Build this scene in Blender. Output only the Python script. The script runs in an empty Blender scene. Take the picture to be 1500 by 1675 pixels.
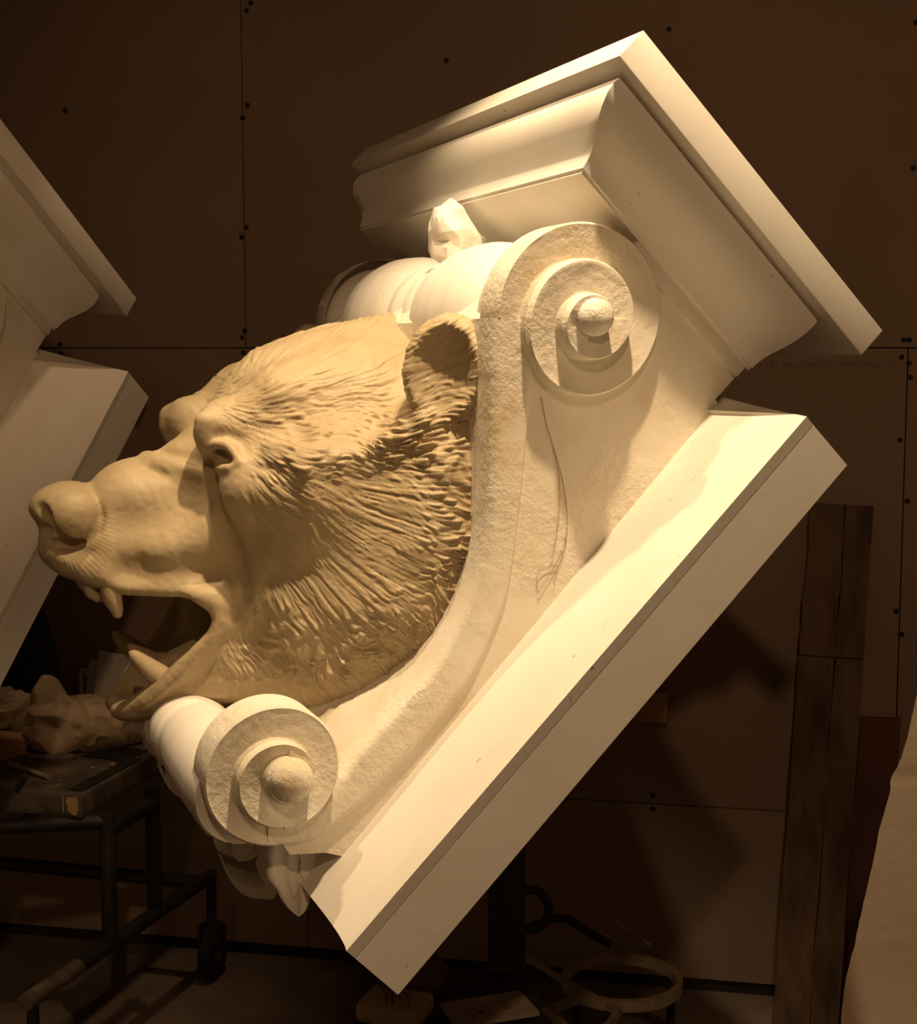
import bpy, bmesh, math, random
import numpy as np
from mathutils import Matrix, Vector

# ------------------------------------------------------------------ camera, light, exposure
SC = bpy.context.scene
COL = SC.collection
F_PX, CX, CY = 2460.94, 750.0, 837.5
PITCH = math.radians(6.2)
CAM_Z = 1.74
cam = bpy.data.cameras.new('camera')
cam.sensor_fit = 'HORIZONTAL'
cam.sensor_width = 36.0
cam.lens = F_PX / 1500 * 36.0
cam.clip_start = 0.05
cam_o = bpy.data.objects.new('camera', cam)
COL.objects.link(cam_o)
cam_o.location = (0, 0, CAM_Z)
cam_o.rotation_euler = (math.pi / 2 - PITCH, 0, 0)
SC.camera = cam_o

world = bpy.data.worlds.new('world')
SC.world = world
world.use_nodes = True
bg = world.node_tree.nodes['Background']
bg.inputs[0].default_value = (1.0, 0.54, 0.25, 1)
bg.inputs[1].default_value = 0.095

WARM = (1.0, 0.72, 0.42)

def lamp(name, kind, loc, target, power, color=WARM, size=0.1, angle=60, blend=0.5):
    l = bpy.data.lights.new(name, kind)
    l.energy = power
    l.color = color
    if kind == 'SPOT':
        l.spot_size = math.radians(angle)
        l.spot_blend = blend
        l.shadow_soft_size = size
    elif kind == 'AREA':
        l.size = size
    else:
        l.shadow_soft_size = size
    o = bpy.data.objects.new(name, l)
    COL.objects.link(o)
    o.location = loc
    d = Vector(target) - Vector(loc)
    o.rotation_euler = d.to_track_quat('-Z', 'Y').to_euler()
    return o

lamp('track_lamp_a', 'SPOT', (-0.75, 2.30, 3.50), (0.0, 2.25, 1.35), 105, size=0.05, angle=48, blend=0.8)
lamp('track_lamp_b', 'SPOT', (0.20, 1.68, 3.55), (0.08, 2.25, 1.35), 275, size=0.04, angle=50, blend=0.8)
lamp('track_lamp_c', 'SPOT', (0.10, -1.2, 3.70), (0.5, 3.4, 1.0), 100, color=(1.0, 0.63, 0.34), size=0.06, angle=58, blend=0.8)
lamp('fill_spot_d', 'SPOT', (-1.30, 0.3, 3.60), (-1.0, 3.6, 0.8), 14, color=(1.0, 0.63, 0.34), size=0.08, angle=46, blend=0.9)  # added fill, no real fixture: lifts the second corbel and left side
lamp('fill_spot_e', 'SPOT', (-0.35, 3.15, 3.60), (-0.93, 3.60, 0.68), 42, color=(1.0, 0.66, 0.38), size=0.06, angle=26, blend=0.9)  # added narrow fill, no real fixture: brightens the work table and bag

SC.view_settings.view_transform = 'Standard'
SC.view_settings.look = 'None'
SC.view_settings.gamma = 1.0
SC.view_settings.use_curve_mapping = False
SC.view_settings.exposure = 0.0

# ------------------------------------------------------------------ frames
# corbel frame: x = out of its back plate, y = across towards the viewer, z = up along the plate
R1 = np.array([[-0.6612021574939999, 0.3567480313310021, 0.6599564751287211],
               [-0.6765558317186735, 0.0965652396761596, -0.73003243835629],
               [-0.32416649038777257, -0.9291964252118228, 0.17751081623960618]])
T1 = np.array([-0.36269122051374175, 0.536562809599575, 2.657755517163212])
R2 = np.array([[-0.3076872135837201, 0.8920448878068132, 0.33103549165153917],
               [-0.518016338269448, 0.13478426829717793, -0.8446847188769842],
               [-0.7981150618057269, -0.43138048073146157, 0.4206224304075078]])
T2 = np.array([-1.7076166085568152, 0.4234186489813158, 3.2825912482437474])
cp, sp = math.cos(PITCH), math.sin(PITCH)
C2W = np.array([[1, 0, 0], [0, -sp, cp], [0, -cp, -sp]])   # camera x right, y down, z forward -> world

def frame(R, T):
    A = C2W @ R
    b = C2W @ T + np.array([0, 0, CAM_Z])
    return Matrix([[A[i][0], A[i][1], A[i][2], b[i]] for i in range(3)] + [[0, 0, 0, 1]])

def P(px, py, w):
    """photo pixel -> corbel-frame point at lateral offset w"""
    d = np.array([(px - CX) / F_PX, (py - CY) / F_PX, 1.0])
    o = -R1.T @ T1
    dd = R1.T @ d
    return o + (w - o[1]) / dd[1] * dd

def proj(V):
    C = V @ R1.T + T1
    return CX + F_PX * C[..., 0] / C[..., 2], CY + F_PX * C[..., 1] / C[..., 2]

def ray(px, py):
    d = C2W @ np.array([(px - CX) / F_PX, (py - CY) / F_PX, 1.0])
    return d

def at_z(px, py, z):
    d = ray(px, py); k = (z - CAM_Z) / d[2]
    return Vector((d[0] * k, d[1] * k, z))

WALL_A, WALL_B = 4.06, -0.20          # back wall: y = A + B x
def at_wall(px, py, off=0.0):
    d = ray(px, py); k = (WALL_A - off) / (d[1] - WALL_B * d[0])
    return Vector((d[0] * k, d[1] * k, CAM_Z + d[2] * k))

def at_y(px, py, y):
    d = ray(px, py); k = y / d[1]
    return Vector((d[0] * k, y, CAM_Z + d[2] * k))

# ------------------------------------------------------------------ helpers
def obj(name, bm_or_mesh, mat, parent=None, smooth=True, angle=40):
    if isinstance(bm_or_mesh, bmesh.types.BMesh):
        me = bpy.data.meshes.new(name)
        bmesh.ops.recalc_face_normals(bm_or_mesh, faces=bm_or_mesh.faces)
        bm_or_mesh.to_mesh(me); bm_or_mesh.free()
    else:
        me = bm_or_mesh
    me.materials.clear()
    me.materials.append(mat)
    o = bpy.data.objects.new(name, me)
    COL.objects.link(o)
    if parent is not None:
        o.parent = parent
    if smooth:
        me.polygons.foreach_set('use_smooth', [True] * len(me.polygons))
        if angle < 180 and hasattr(me, 'set_sharp_from_angle'):
            me.set_sharp_from_angle(angle=math.radians(angle))
    return o

def tag(o, label=None, cat=None, group=None, kind=None):
    if label: o['label'] = label
    if cat: o['category'] = cat
    if group: o['group'] = group
    if kind: o['kind'] = kind
    return o

def empty(name, mat=None, loc=None):
    o = bpy.data.objects.new(name, None)
    o.empty_display_size = 0.1
    COL.objects.link(o)
    if mat is not None: o.matrix_world = mat
    if loc is not None: o.location = loc
    return o

def box(bm, lo, hi, bevel=0.0, M=None):
    r = bmesh.ops.create_cube(bm, size=1)
    vs = r['verts']
    for v in vs:
        v.co = Vector([(lo[i] + hi[i]) / 2 + v.co[i] * (hi[i] - lo[i]) for i in range(3)])
    if bevel:
        es = list({e for v in vs for e in v.link_edges})
        bmesh.ops.bevel(bm, geom=es, offset=bevel, segments=2, affect='EDGES', profile=0.6)
    if M is not None:
        done = set()
        for v in bm.verts:
            if v.index == -1 or not v.tag:
                v.co = M @ v.co; v.tag = True
    return bm

def newbox(name, lo, hi, mat, parent=None, bevel=0.003, M=None):
    bm = bmesh.new()
    box(bm, lo, hi, bevel)
    if M is not None:
        bmesh.ops.transform(bm, matrix=M, verts=bm.verts)
    return obj(name, bm, mat, parent)

def tube_mesh(bm, pts, rad, seg=10, closed=False, radii=None):
    pts = [Vector(p) for p in pts]
    n = len(pts); rings = []
    up = Vector((0.13, 0.21, 0.97)).normalized()
    for i, p in enumerate(pts):
        a = pts[(i - 1) % n] if (closed or i > 0) else p
        b = pts[(i + 1) % n] if (closed or i < n - 1) else p
        t = (b - a).normalized()
        s = t.cross(up)
        if s.length < 1e-3: s = t.cross(Vector((1, 0, 0)))
        s.normalize(); q = s.cross(t)
        r = radii[i] if radii else rad
        rings.append([bm.verts.new(p + (s * math.cos(2 * math.pi * k / seg) + q * math.sin(2 * math.pi * k / seg)) * r) for k in range(seg)])
    m = n if closed else n - 1
    for i in range(m):
        A, B = rings[i], rings[(i + 1) % n]
        for k in range(seg):
            bm.faces.new((A[k], A[(k + 1) % seg], B[(k + 1) % seg], B[k]))
    if not closed:
        bm.faces.new(rings[0][::-1]); bm.faces.new(rings[-1])
    return bm

def tube(name, pts, rad, mat, parent=None, seg=10, closed=False, radii=None):
    bm = bmesh.new()
    tube_mesh(bm, pts, rad, seg, closed, radii)
    return obj(name, bm, mat, parent)

def catmull(pts, n=8, closed=False):
    pts = [np.array(p, float) for p in pts]
    out = []
    m = len(pts)
    rng = range(m if closed else m - 1)
    for i in rng:
        p0 = pts[(i - 1) % m] if (closed or i > 0) else 2 * pts[0] - pts[1]
        p1, p2 = pts[i], pts[(i + 1) % m]
        p3 = pts[(i + 2) % m] if (closed or i < m - 2) else 2 * pts[-1] - pts[-2]
        for k in range(n):
            t = k / n
            out.append(0.5 * (2 * p1 + (p2 - p0) * t + (2 * p0 - 5 * p1 + 4 * p2 - p3) * t * t + (3 * p1 - p0 - 3 * p2 + p3) * t ** 3))
    if not closed: out.append(pts[-1])
    return out

# numpy value noise ---------------------------------------------------------
def _hash(ix, iy, iz, seed):
    h = (ix.astype(np.int64) * 374761393 + iy.astype(np.int64) * 668265263 + iz.astype(np.int64) * 2147483647 + seed * 144665) & 0xFFFFFFFF
    h = ((h ^ (h >> 13)) * 1274126177) & 0xFFFFFFFF
    h = ((h ^ (h >> 16)) * 2246822519) & 0xFFFFFFFF
    return ((h ^ (h >> 15)) & 0xFFFFFF) / float(0xFFFFFF)

def noise3(x, y, z, seed=0):
    x0, y0, z0 = np.floor(x), np.floor(y), np.floor(z)
    fx, fy, fz = x - x0, y - y0, z - z0
    fx = fx * fx * (3 - 2 * fx); fy = fy * fy * (3 - 2 * fy); fz = fz * fz * (3 - 2 * fz)
    r = 0
    for i in (0, 1):
        wx = fx if i else 1 - fx
        for j in (0, 1):
            wy = fy if j else 1 - fy
            for k in (0, 1):
                wz = fz if k else 1 - fz
                r = r + wx * wy * wz * _hash(x0 + i, y0 + j, z0 + k, seed)
    return r * 2 - 1

def sstep(a, b, x):
    t = np.clip((x - a) / (b - a), 0, 1)
    return t * t * (3 - 2 * t)

# ------------------------------------------------------------------ materials
def mat_new(name, base, rough=0.7, spec=0.3, metallic=0.0):
    m = bpy.data.materials.new(name)
    m.use_nodes = True
    b = m.node_tree.nodes['Principled BSDF']
    b.inputs['Base Color'].default_value = (*base, 1)
    b.inputs['Roughness'].default_value = rough
    b.inputs['Specular IOR Level'].default_value = spec
    b.inputs['Metallic'].default_value = metallic
    return m, m.node_tree.nodes, m.node_tree.links, b

def noise_node(N, L, scale, detail=4, rough=0.55, coord='Object', vec=None, stretch=None):
    t = N.new('ShaderNodeTexNoise')
    t.inputs['Scale'].default_value = scale
    t.inputs['Detail'].default_value = detail
    t.inputs['Roughness'].default_value = rough
    if vec is None:
        c = N.new('ShaderNodeTexCoord'); vec = c.outputs[coord]
    if stretch:
        mp = N.new('ShaderNodeMapping'); mp.inputs['Scale'].default_value = stretch
        L.new(vec, mp.inputs['Vector']); vec = mp.outputs['Vector']
    L.new(vec, t.inputs['Vector'])
    return t

def ramp(N, L, src, stops):
    r = N.new('ShaderNodeValToRGB')
    while len(r.color_ramp.elements) > 1: r.color_ramp.elements.remove(r.color_ramp.elements[0])
    r.color_ramp.elements[0].position = stops[0][0]; r.color_ramp.elements[0].color = (*stops[0][1], 1)
    for p, c in stops[1:]:
        e = r.color_ramp.elements.new(p); e.color = (*c, 1)
    L.new(src, r.inputs['Fac'])
    return r

def mottled(name, c1, c2, scale, rough=0.7, bump=0.2, bscale=60, bdist=0.002, spec=0.3, stretch=None, lo=0.35, hi=0.65, bstretch=None, metallic=0.0, coord='Object'):
    m, N, L, b = mat_new(name, c1, rough, spec, metallic)
    t = noise_node(N, L, scale, 5, 0.6, stretch=stretch, coord=coord)
    r = ramp(N, L, t.outputs['Fac'], [(lo, c1), (hi, c2)])
    L.new(r.outputs['Color'], b.inputs['Base Color'])
    if bump:
        t2 = noise_node(N, L, bscale, 4, 0.6, stretch=bstretch, coord=coord)
        bp = N.new('ShaderNodeBump'); bp.inputs['Strength'].default_value = bump
        bp.inputs['Distance'].default_value = bdist
        L.new(t2.outputs['Fac'], bp.inputs['Height'])
        L.new(bp.outputs['Normal'], b.inputs['Normal'])
    return m

def plaster_smooth():
    m, N, L, b = mat_new('plaster_smooth', (0.83, 0.80, 0.73), 0.55, 0.3)
    t = noise_node(N, L, 6, 5, 0.6)
    r = ramp(N, L, t.outputs['Fac'], [(0.35, (0.84, 0.81, 0.745)), (0.65, (0.79, 0.745, 0.66))])
    sp_ = noise_node(N, L, 75, 2, 0.5)
    zone = noise_node(N, L, 3.2, 3, 0.6)
    mul = N.new('ShaderNodeMath'); mul.operation = 'MULTIPLY'
    r1 = ramp(N, L, sp_.outputs['Fac'], [(0.70, (0, 0, 0)), (0.75, (1, 1, 1))]); r2 = ramp(N, L, zone.outputs['Fac'], [(0.48, (0, 0, 0)), (0.60, (1, 1, 1))])
    L.new(r1.outputs['Color'], mul.inputs[0]); L.new(r2.outputs['Color'], mul.inputs[1])
    mx = N.new('ShaderNodeMix'); mx.data_type = 'RGBA'
    L.new(mul.outputs[0], mx.inputs[0]); L.new(r.outputs['Color'], mx.inputs[6]); mx.inputs[7].default_value = (0.42, 0.27, 0.13, 1)
    L.new(mx.outputs[2], b.inputs['Base Color'])
    t2 = noise_node(N, L, 45, 4, 0.6)
    bp = N.new('ShaderNodeBump'); bp.inputs['Strength'].default_value = 0.12; bp.inputs['Distance'].default_value = 0.0012
    L.new(t2.outputs['Fac'], bp.inputs['Height']); L.new(bp.outputs['Normal'], b.inputs['Normal'])
    return m
M_plaster = plaster_smooth()
def plaster_rough():
    m, N, L, b = mat_new('plaster_rough', (0.78, 0.72, 0.60), 0.65, 0.3)
    t = noise_node(N, L, 5, 6, 0.65)
    r = ramp(N, L, t.outputs['Fac'], [(0.35, (0.82, 0.78, 0.69)), (0.60, (0.74, 0.67, 0.54)), (0.74, (0.60, 0.47, 0.28))])
    L.new(r.outputs['Color'], b.inputs['Base Color'])
    t1 = noise_node(N, L, 70, 5, 0.65)
    t2 = noise_node(N, L, 7, 2, 0.5)
    mu = N.new('ShaderNodeMath'); mu.operation = 'MULTIPLY'
    rr = ramp(N, L, t2.outputs['Fac'], [(0.38, (0.15, 0.15, 0.15)), (0.6, (1, 1, 1))])
    L.new(t1.outputs['Fac'], mu.inputs[0]); L.new(rr.outputs['Color'], mu.inputs[1])
    bp = N.new('ShaderNodeBump'); bp.inputs['Strength'].default_value = 0.75; bp.inputs['Distance'].default_value = 0.006
    L.new(mu.outputs[0], bp.inputs['Height']); L.new(bp.outputs['Normal'], b.inputs['Normal'])
    return m
M_rough = plaster_rough()
def clay_mat():
    m, N, L, b = mat_new('modelling_clay', (0.47, 0.37, 0.22), 0.5, 0.35)
    t = noise_node(N, L, 9, 5, 0.6)
    r = ramp(N, L, t.outputs['Fac'], [(0.35, (0.48, 0.385, 0.24)), (0.65, (0.40, 0.31, 0.18))])
    L.new(r.outputs['Color'], b.inputs['Base Color'])
    fine = noise_node(N, L, 130, 4, 0.65)
    bp = N.new('ShaderNodeBump'); bp.inputs['Strength'].default_value = 0.35; bp.inputs['Distance'].default_value = 0.0015
    L.new(fine.outputs['Fac'], bp.inputs['Height']); L.new(bp.outputs['Normal'], b.inputs['Normal'])
    return m
M_clay = clay_mat()

# ------------------------------------------------------------------ room
M_board = mottled('gypsum_board', (0.30, 0.215, 0.155), (0.27, 0.19, 0.135), 2.2, 0.9, 0.15, 90, 0.001, 0.1)
M_floor = mottled('concrete_floor', (0.21, 0.16, 0.12), (0.13, 0.095, 0.07), 3.5, 0.75, 0.2, 60, 0.002, 0.25)
bm = bmesh.new(); box(bm, (-6, -3.0, -0.1), (5, 7, 0))
fl = obj('floor', bm, M_floor); tag(fl, kind='structure')
WM = Matrix.Translation((0, WALL_A, 0)) @ Matrix.Rotation(math.atan(WALL_B), 4, 'Z')   # wall frame: x along, -y into room
bm = bmesh.new(); box(bm, (-4.6, 0.02, 0), (4.6, 0.15, 4.2)); bmesh.ops.transform(bm, matrix=WM, verts=bm.verts)
wl = obj('wall_back', bm, M_board); tag(wl, kind='structure')

# ------------------------------------------------------------------ corbel (plaster parts)
UA, USB, UCB, V1, V0, V2, WA = 0.5919, 0.0101, 0.0899, 1.1850, 1.1323, 1.0209, 0.6396
UP, VT, WP = 0.0968, 0.9296, 0.8015
def wc(v): return 0.52 + 0.01 * v
def ws(s, v): return wc(v) if s > 0 else -(wc(v) - 0.10)      # near / far flank of the console

def roughen(bm, amp, scale, seed=3, cuts=0):
    for v in bm.verts:
        c = np.array(v.co) * scale
        d = [float(noise3(np.array(c[0]), np.array(c[1]), np.array(c[2]), seed + k)) for k in range(3)]
        v.co += Vector(d) * amp

def corbel_parts(root, full=True):
    amp = 0
    # abacus slab
    bm = bmesh.new(); box(bm, (USB, -WA, V0), (UA, WA, V1), 0.0022)
    obj('abacus_slab', bm, M_plaster, root)
    # cyma moulding, mitred round three sides
    prof = [(0.036, V0 + 0.002), (0.036, 1.1275), (0.0275, 1.1255), (0.0265, 1.113), (0.030, 1.099), (0.040, 1.083), (0.056, 1.069),
            (0.073, 1.058), (0.085, 1.047), (0.0915, 1.034), (0.0935, 1.026), (0.0985, 1.0245), (0.0985, V2)]
    bm = bmesh.new()
    nseg = 40
    rows = []
    for ins, v in prof:
        pts = [(UCB, WA - ins, v)]
        for k in range(1, 15): pts.append((UCB + (UA - ins - UCB) * k / 15, WA - ins, v))
        pts.append((UA - ins, WA - ins, v))
        for k in range(1, 30): pts.append((UA - ins, (WA - ins) * (1 - 2 * k / 30), v))
        pts.append((UA - ins, -WA + ins, v))
        for k in range(1, 15): pts.append((UA - ins + (UCB - UA + ins) * k / 15, -WA + ins, v))
        pts.append((UCB, -WA + ins, v))
        rows.append([bm.verts.new(p) for p in pts])
    for a, b in zip(rows, rows[1:]):
        for k in range(len(a) - 1): bm.faces.new((a[k], a[k + 1], b[k + 1], b[k]))
    bm.faces.new(rows[0]); bm.faces.new(rows[-1])
    bm.faces.new([r[0] for r in rows] + [r[-1] for r in rows[::-1]])
    obj('cyma_moulding', bm, M_plaster, root, angle=50)
    # bed fillet under the moulding
    bm = bmesh.new(); box(bm, (0.095, -0.440, V2 - 0.022), (0.36, 0.540, V2 + 0.004), 0.005)
    # shift lateral edges close to the console side
    obj('bed_fillet', bm, M_rough, root)
    # back plate with sunk, flared front
    bm = bmesh.new()
    nv = 24
    rows = []
    for i in range(nv + 1):
        v = VT * i / nv
        t = i / nv
        wj = wc(v) - 0.0; uj = 0.055 + 0.032 * t
        row = [(0.0, -WP, v), (UP - 0.0185, -WP, v), (UP - 0.0175, -WP + 0.0012, v), (UP - 0.016, -WP - 0.0003, v), (UP + 0.0, -WP - 0.0016, v)]
        m = 12
        half = []
        for k in range(m + 1):
            s = k / m           # 0 at lip, 1 at console
            w = WP + (wj - 0.12 - WP) * s
            dip = (1 - t) * 0.014 * math.sin(math.pi * min(1, s * 1.45)) + 0.004 * math.sin(math.pi * min(1, s * 1.45))
            half.append((UP + (uj - UP) * min(1, s * 1.45) ** (0.75 + 0.25 * t) - dip * 0.6, w))
        vv = lambda w: v + 0.036 * t * (WP - w) / (WP - wj)
        row += [(u, -w, vv(w)) for u, w in half[1:]]
        row += [(u, w, vv(w)) for u, w in half[::-1][:-1]]
        row += [(UP + 0.0, WP + 0.0016, v), (UP - 0.016, WP + 0.0003, v), (UP - 0.0175, WP - 0.0012, v), (UP - 0.0185, WP, v), (0.0, WP, v)]
        rows.append([bm.verts.new(p) for p in row])
    n = len(rows[0])
    for a, b in zip(rows, rows[1:]):
        for k in range(n): bm.faces.new((a[k], a[(k + 1) % n], b[(k + 1) % n], b[k]))
    bm.faces.new(rows[0][::-1]); bm.faces.new(rows[-1])
    obj('back_plate', bm, M_plaster, root, angle=3.5)
    # console body: swept side outline, tapering downwards
    inner = [(0.415, 0.813), (0.348, 0.772), (0.324, 0.746), (0.232, 0.635), (0.155, 0.534), (0.125, 0.477), (0.094, 0.38), (0.088, 0.284), (0.089, 0.217), (0.094, 0.133), (0.106, 0.078), (0.122, 0.047), (0.1445, 0.0249), (0.158, 0.0155)]
    outer = [(0.437, 0.783), (0.389, 0.731), (0.365, 0.707), (0.267, 0.603), (0.208, 0.530), (0.168, 0.455), (0.142, 0.357), (0.141, 0.275), (0.143, 0.205), (0.137, 0.150), (0.135, 0.110), (0.142, 0.083), (0.1656, 0.0476), (0.180, 0.039)]
    fr = catmull([(a, b, 0) for a, b in outer], 6)
    fi = catmull([(a, b, 0) for a, b in inner], 6)
    outline = [(0.03, 0.085), (0.03, 0.93), (0.094, 0.955), (0.094, V2 - 0.012), (0.33, V2 - 0.012), (0.40, 0.95), (0.44, 0.87)] + [(p[0], p[1]) for p in fr] + [(0.12, 0.025), (0.08, 0.06)]
    bm = bmesh.new()
    lip = 0.008
    secs = []
    for s in (-1, 1):
        for ins, dw in ((0, 0.0),):
            secs.append([bm.verts.new((u, ws(s, v), v)) for u, v in outline])
    A, B = secs
    n = len(outline)
    for k in range(n):
        # subdivide across for texture
        bm.faces.new((A[k], A[(k + 1) % n], B[(k + 1) % n], B[k]))
    bm.faces.new(A[::-1]); bm.faces.new(B)
    bmesh.ops.triangulate(bm, faces=[f for f in bm.faces if len(f.verts) > 4])
    obj('console_body', bm, M_rough, root, angle=35)
    # raised band along the front edge of each flank
    for s in (-1, 1):
        bm = bmesh.new()
        prev = None
        for i, (po, pi) in enumerate(zip(fr, fi)):
            (uo, vo_), (ui, vi) = po[:2], pi[:2]
            du, dv = ui - uo, vi - vo_; l = math.hypot(du, dv); du /= l; dv /= l
            w = abs(ws(s, vo_))
            nz_ = lambda k: 0.0009 * float(noise3(np.array(i * 0.9), np.array(k * 3.1), np.array(s * 2.0), 19))
            prof_ = [(-0.004, w - 0.05), (-0.005, w - 0.004), (-0.003, w + 0.004), (0.004, w + 0.0075)]
            row = [(uo + du * a, s * (ww + nz_(k)), vo_ + dv * a) for k, (a, ww) in enumerate(prof_)]
            for k in range(1, 5):
                q = k / 5
                row.append((uo + du * l * q, s * (w + 0.008 + nz_(k + 5)), vo_ + dv * l * q))
            row += [(ui - du * 0.004, s * (w + 0.0075), vi - dv * 0.004), (ui - du * 0.001, s * (w + 0.005), vi - dv * 0.001), (ui, s * (w - 0.004), vi)]
            cur = [bm.verts.new(p) for p in row]
            if prev:
                for k in range(len(cur) - 1): bm.faces.new((prev[k], prev[k + 1], cur[k + 1], cur[k]))
            prev = cur
        obj('edge_band', bm, M_rough, root, angle=50)
    # volutes -----------------------------------------------------------
    TOP = (0.3491, 0.8711); BOT = (0.2193, 0.1055)
    # direction (u,v) of image left / up, used as the start axes of the spirals
    LFT = np.array([0.7071, -0.7071]); UPV = np.array([0.68, 0.733])
    tabT = [0.1245, 0.139, 0.131, 0.113, 0.088, 0.085, 0.073, 0.061, 0.043, 0.034, 0.026]
    tabB = [0.110, 0.110, 0.094, 0.079, 0.079, 0.069, 0.047, 0.038, 0.038, 0.033, 0.029]
    for nm, cen, tab, a0, amp, btn in (('top', TOP, tabT, 0.0, 0.030, 0.0275), ('bot', BOT, tabB, -math.pi / 2, 0.027, 0.031)):
        # continuous spiral radius R(c), c in turns
        cs = np.arange(len(tab)) * 0.25
        fine = catmull([(c, r, 0) for c, r in zip(cs, tab)], 10)
        fc = np.array([p[0] for p in fine]); frr = np.array([p[1] for p in fine])
        Rf = lambda c: np.interp(c, fc, frr)
        NA, = (144,)
        for s in ((-1, 1) if nm == 'top' else (1,)):
            bm = bmesh.new()
            cols = []
            w0 = abs(ws(s, cen[1]))
            for i in range(NA + 1):
                c = i / NA
                ang = a0 + c * 2 * math.pi
                d = LFT * math.cos(ang) + UPV * math.sin(ang)
                rad = [(Rf(c), -0.06), (Rf(c), 0.004 + amp * c), (Rf(c) - 0.003, 0.008 + amp * c)]
                for n in (0, 1):
                    ro = Rf(c + n); h = 0.005 + amp * (c + n)
                    if c + n + 1 <= 2.5:
                        ri = Rf(c + n + 1)
                        for q in np.linspace(0.1, 0.9, 9):
                            rad.append((ro + (ri - ro) * q, h + 0.003 - 0.006 * q))
                        rad += [(ri + 0.0030, h - 0.003), (ri + 0.0006, h - 0.0025), (ri - 0.0006, h + amp * 0.85), (ri - 0.0035, h + amp + 0.002)]
                    else:
                        r_in = 0.021
                        for q in np.linspace(0.08, 1.0, 13):
                            rad.append((ro + (r_in - ro) * q, h + 0.003 - 0.004 * q))
                rad.append((0.015, rad[-1][1]))
                col = []
                for r, h in rad:
                    j = 0.0007 * float(noise3(np.array(math.cos(ang) * 3), np.array(r * 260), np.array(math.sin(ang) * 3), 5)) if 0 < h else 0
                    col.append(bm.verts.new((cen[0] + d[0] * r, s * (w0 + h + j), cen[1] + d[1] * r)))
                cols.append(col)
            for i in range(NA):
                a, b = cols[i], cols[i + 1]
                for k in range(len(a) - 1):
                    bm.faces.new((a[k], a[k + 1], b[k + 1], b[k]))
            vo = obj('volute', bm, M_rough, root, angle=38)
            # button
            bm = bmesh.new()
            bmesh.ops.create_uvsphere(bm, u_segments=28, v_segments=16, radius=btn)
            hb = 0.008 + amp * 2.15
            for v in bm.verts:
                v.co = Vector((cen[0] + v.co.x, s * (w0 + hb - 0.004) + v.co.y * 0.95, cen[1] + v.co.z))
            roughen(bm, 0.0008, 60)
            obj('button', bm, M_rough, vo, angle=180)
    # rolls between the volutes -------------------------------------------
    def rprof(w):
        a = abs(w)
        pts = [(0, 0.100), (0.03, 0.110), (0.055, 0.108), (0.062, 0.103), (0.075, 0.110), (0.10, 0.119), (0.16, 0.128), (0.22, 0.130), (0.28, 0.124), (0.33, 0.110), (0.355, 0.098), (0.362, 0.100), (0.40, 0.115), (0.45, 0.122), (0.50, 0.120), (0.60, 0.11)]
        return np.interp(a, [p[0] for p in pts], [p[1] for p in pts])
    for cen, k in ((TOP, 1.0), ((0.224, 0.043), 0.56)):
        bm = bmesh.new()
        Wn, Wf = wc(cen[1]) - 0.02, (-(wc(cen[1]) - 0.12) if k == 1.0 else -0.27)
        rows = []
        NW, NS = 110, 48
        for i in range(NW + 1):
            w = Wf + (Wn - Wf) * i / NW
            r = rprof(w - 0.03) * k if k == 1.0 else float(np.interp(w, [-0.27, -0.2, -0.1, -0.04, -0.035, 0.0, 0.06, 0.065, 0.10, 0.16, 0.165, 0.22, 0.32, 0.42, 0.52], [0.062, 0.071, 0.071, 0.066, 0.062, 0.069, 0.066, 0.062, 0.068, 0.066, 0.062, 0.068, 0.073, 0.073, 0.068]))
            rows.append([bm.verts.new((cen[0] + r * math.cos(2 * math.pi * j / NS), w, cen[1] + r * math.sin(2 * math.pi * j / NS))) for j in range(NS)])
        for a, b in zip(rows, rows[1:]):
            for j in range(NS): bm.faces.new((a[j], a[(j + 1) % NS], b[(j + 1) % NS], b[j]))
        bm.faces.new(rows[0]); bm.faces.new(rows[-1])
        obj('scroll_roll', bm, M_plaster, root, angle=60)
    return TOP, BOT

MC1 = frame(R1, T1)
corbel = empty('bear_corbel', MC1)
tag(corbel, 'large off-white plaster corbel with a tan clay roaring bear head, tilted on a post', 'corbel')
TOPV, BOTV = corbel_parts(corbel)
# rough plaster prop between upper roll and moulding
bm = bmesh.new()
bmesh.ops.create_icosphere(bm, subdivisions=3, radius=1)
a, b = Vector(P(738, 350, 0.10)), Vector(P(742, 415, 0.10))
ax = (a - b).normalized(); s1 = ax.cross(Vector((0, 1, 0))).normalized(); s2 = ax.cross(s1)
for v in bm.verts:
    x, y, z = v.co
    k = 1.0 - 0.45 * max(0, z)
    v.co = (a + b) / 2 + ax * z * 0.064 + s1 * x * 0.048 * k + s2 * y * 0.05 * k
roughen(bm, 0.012, 24, 11); roughen(bm, 0.007, 60, 21)
obj('plaster_prop', bm, M_plaster, corbel, angle=20)

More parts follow.
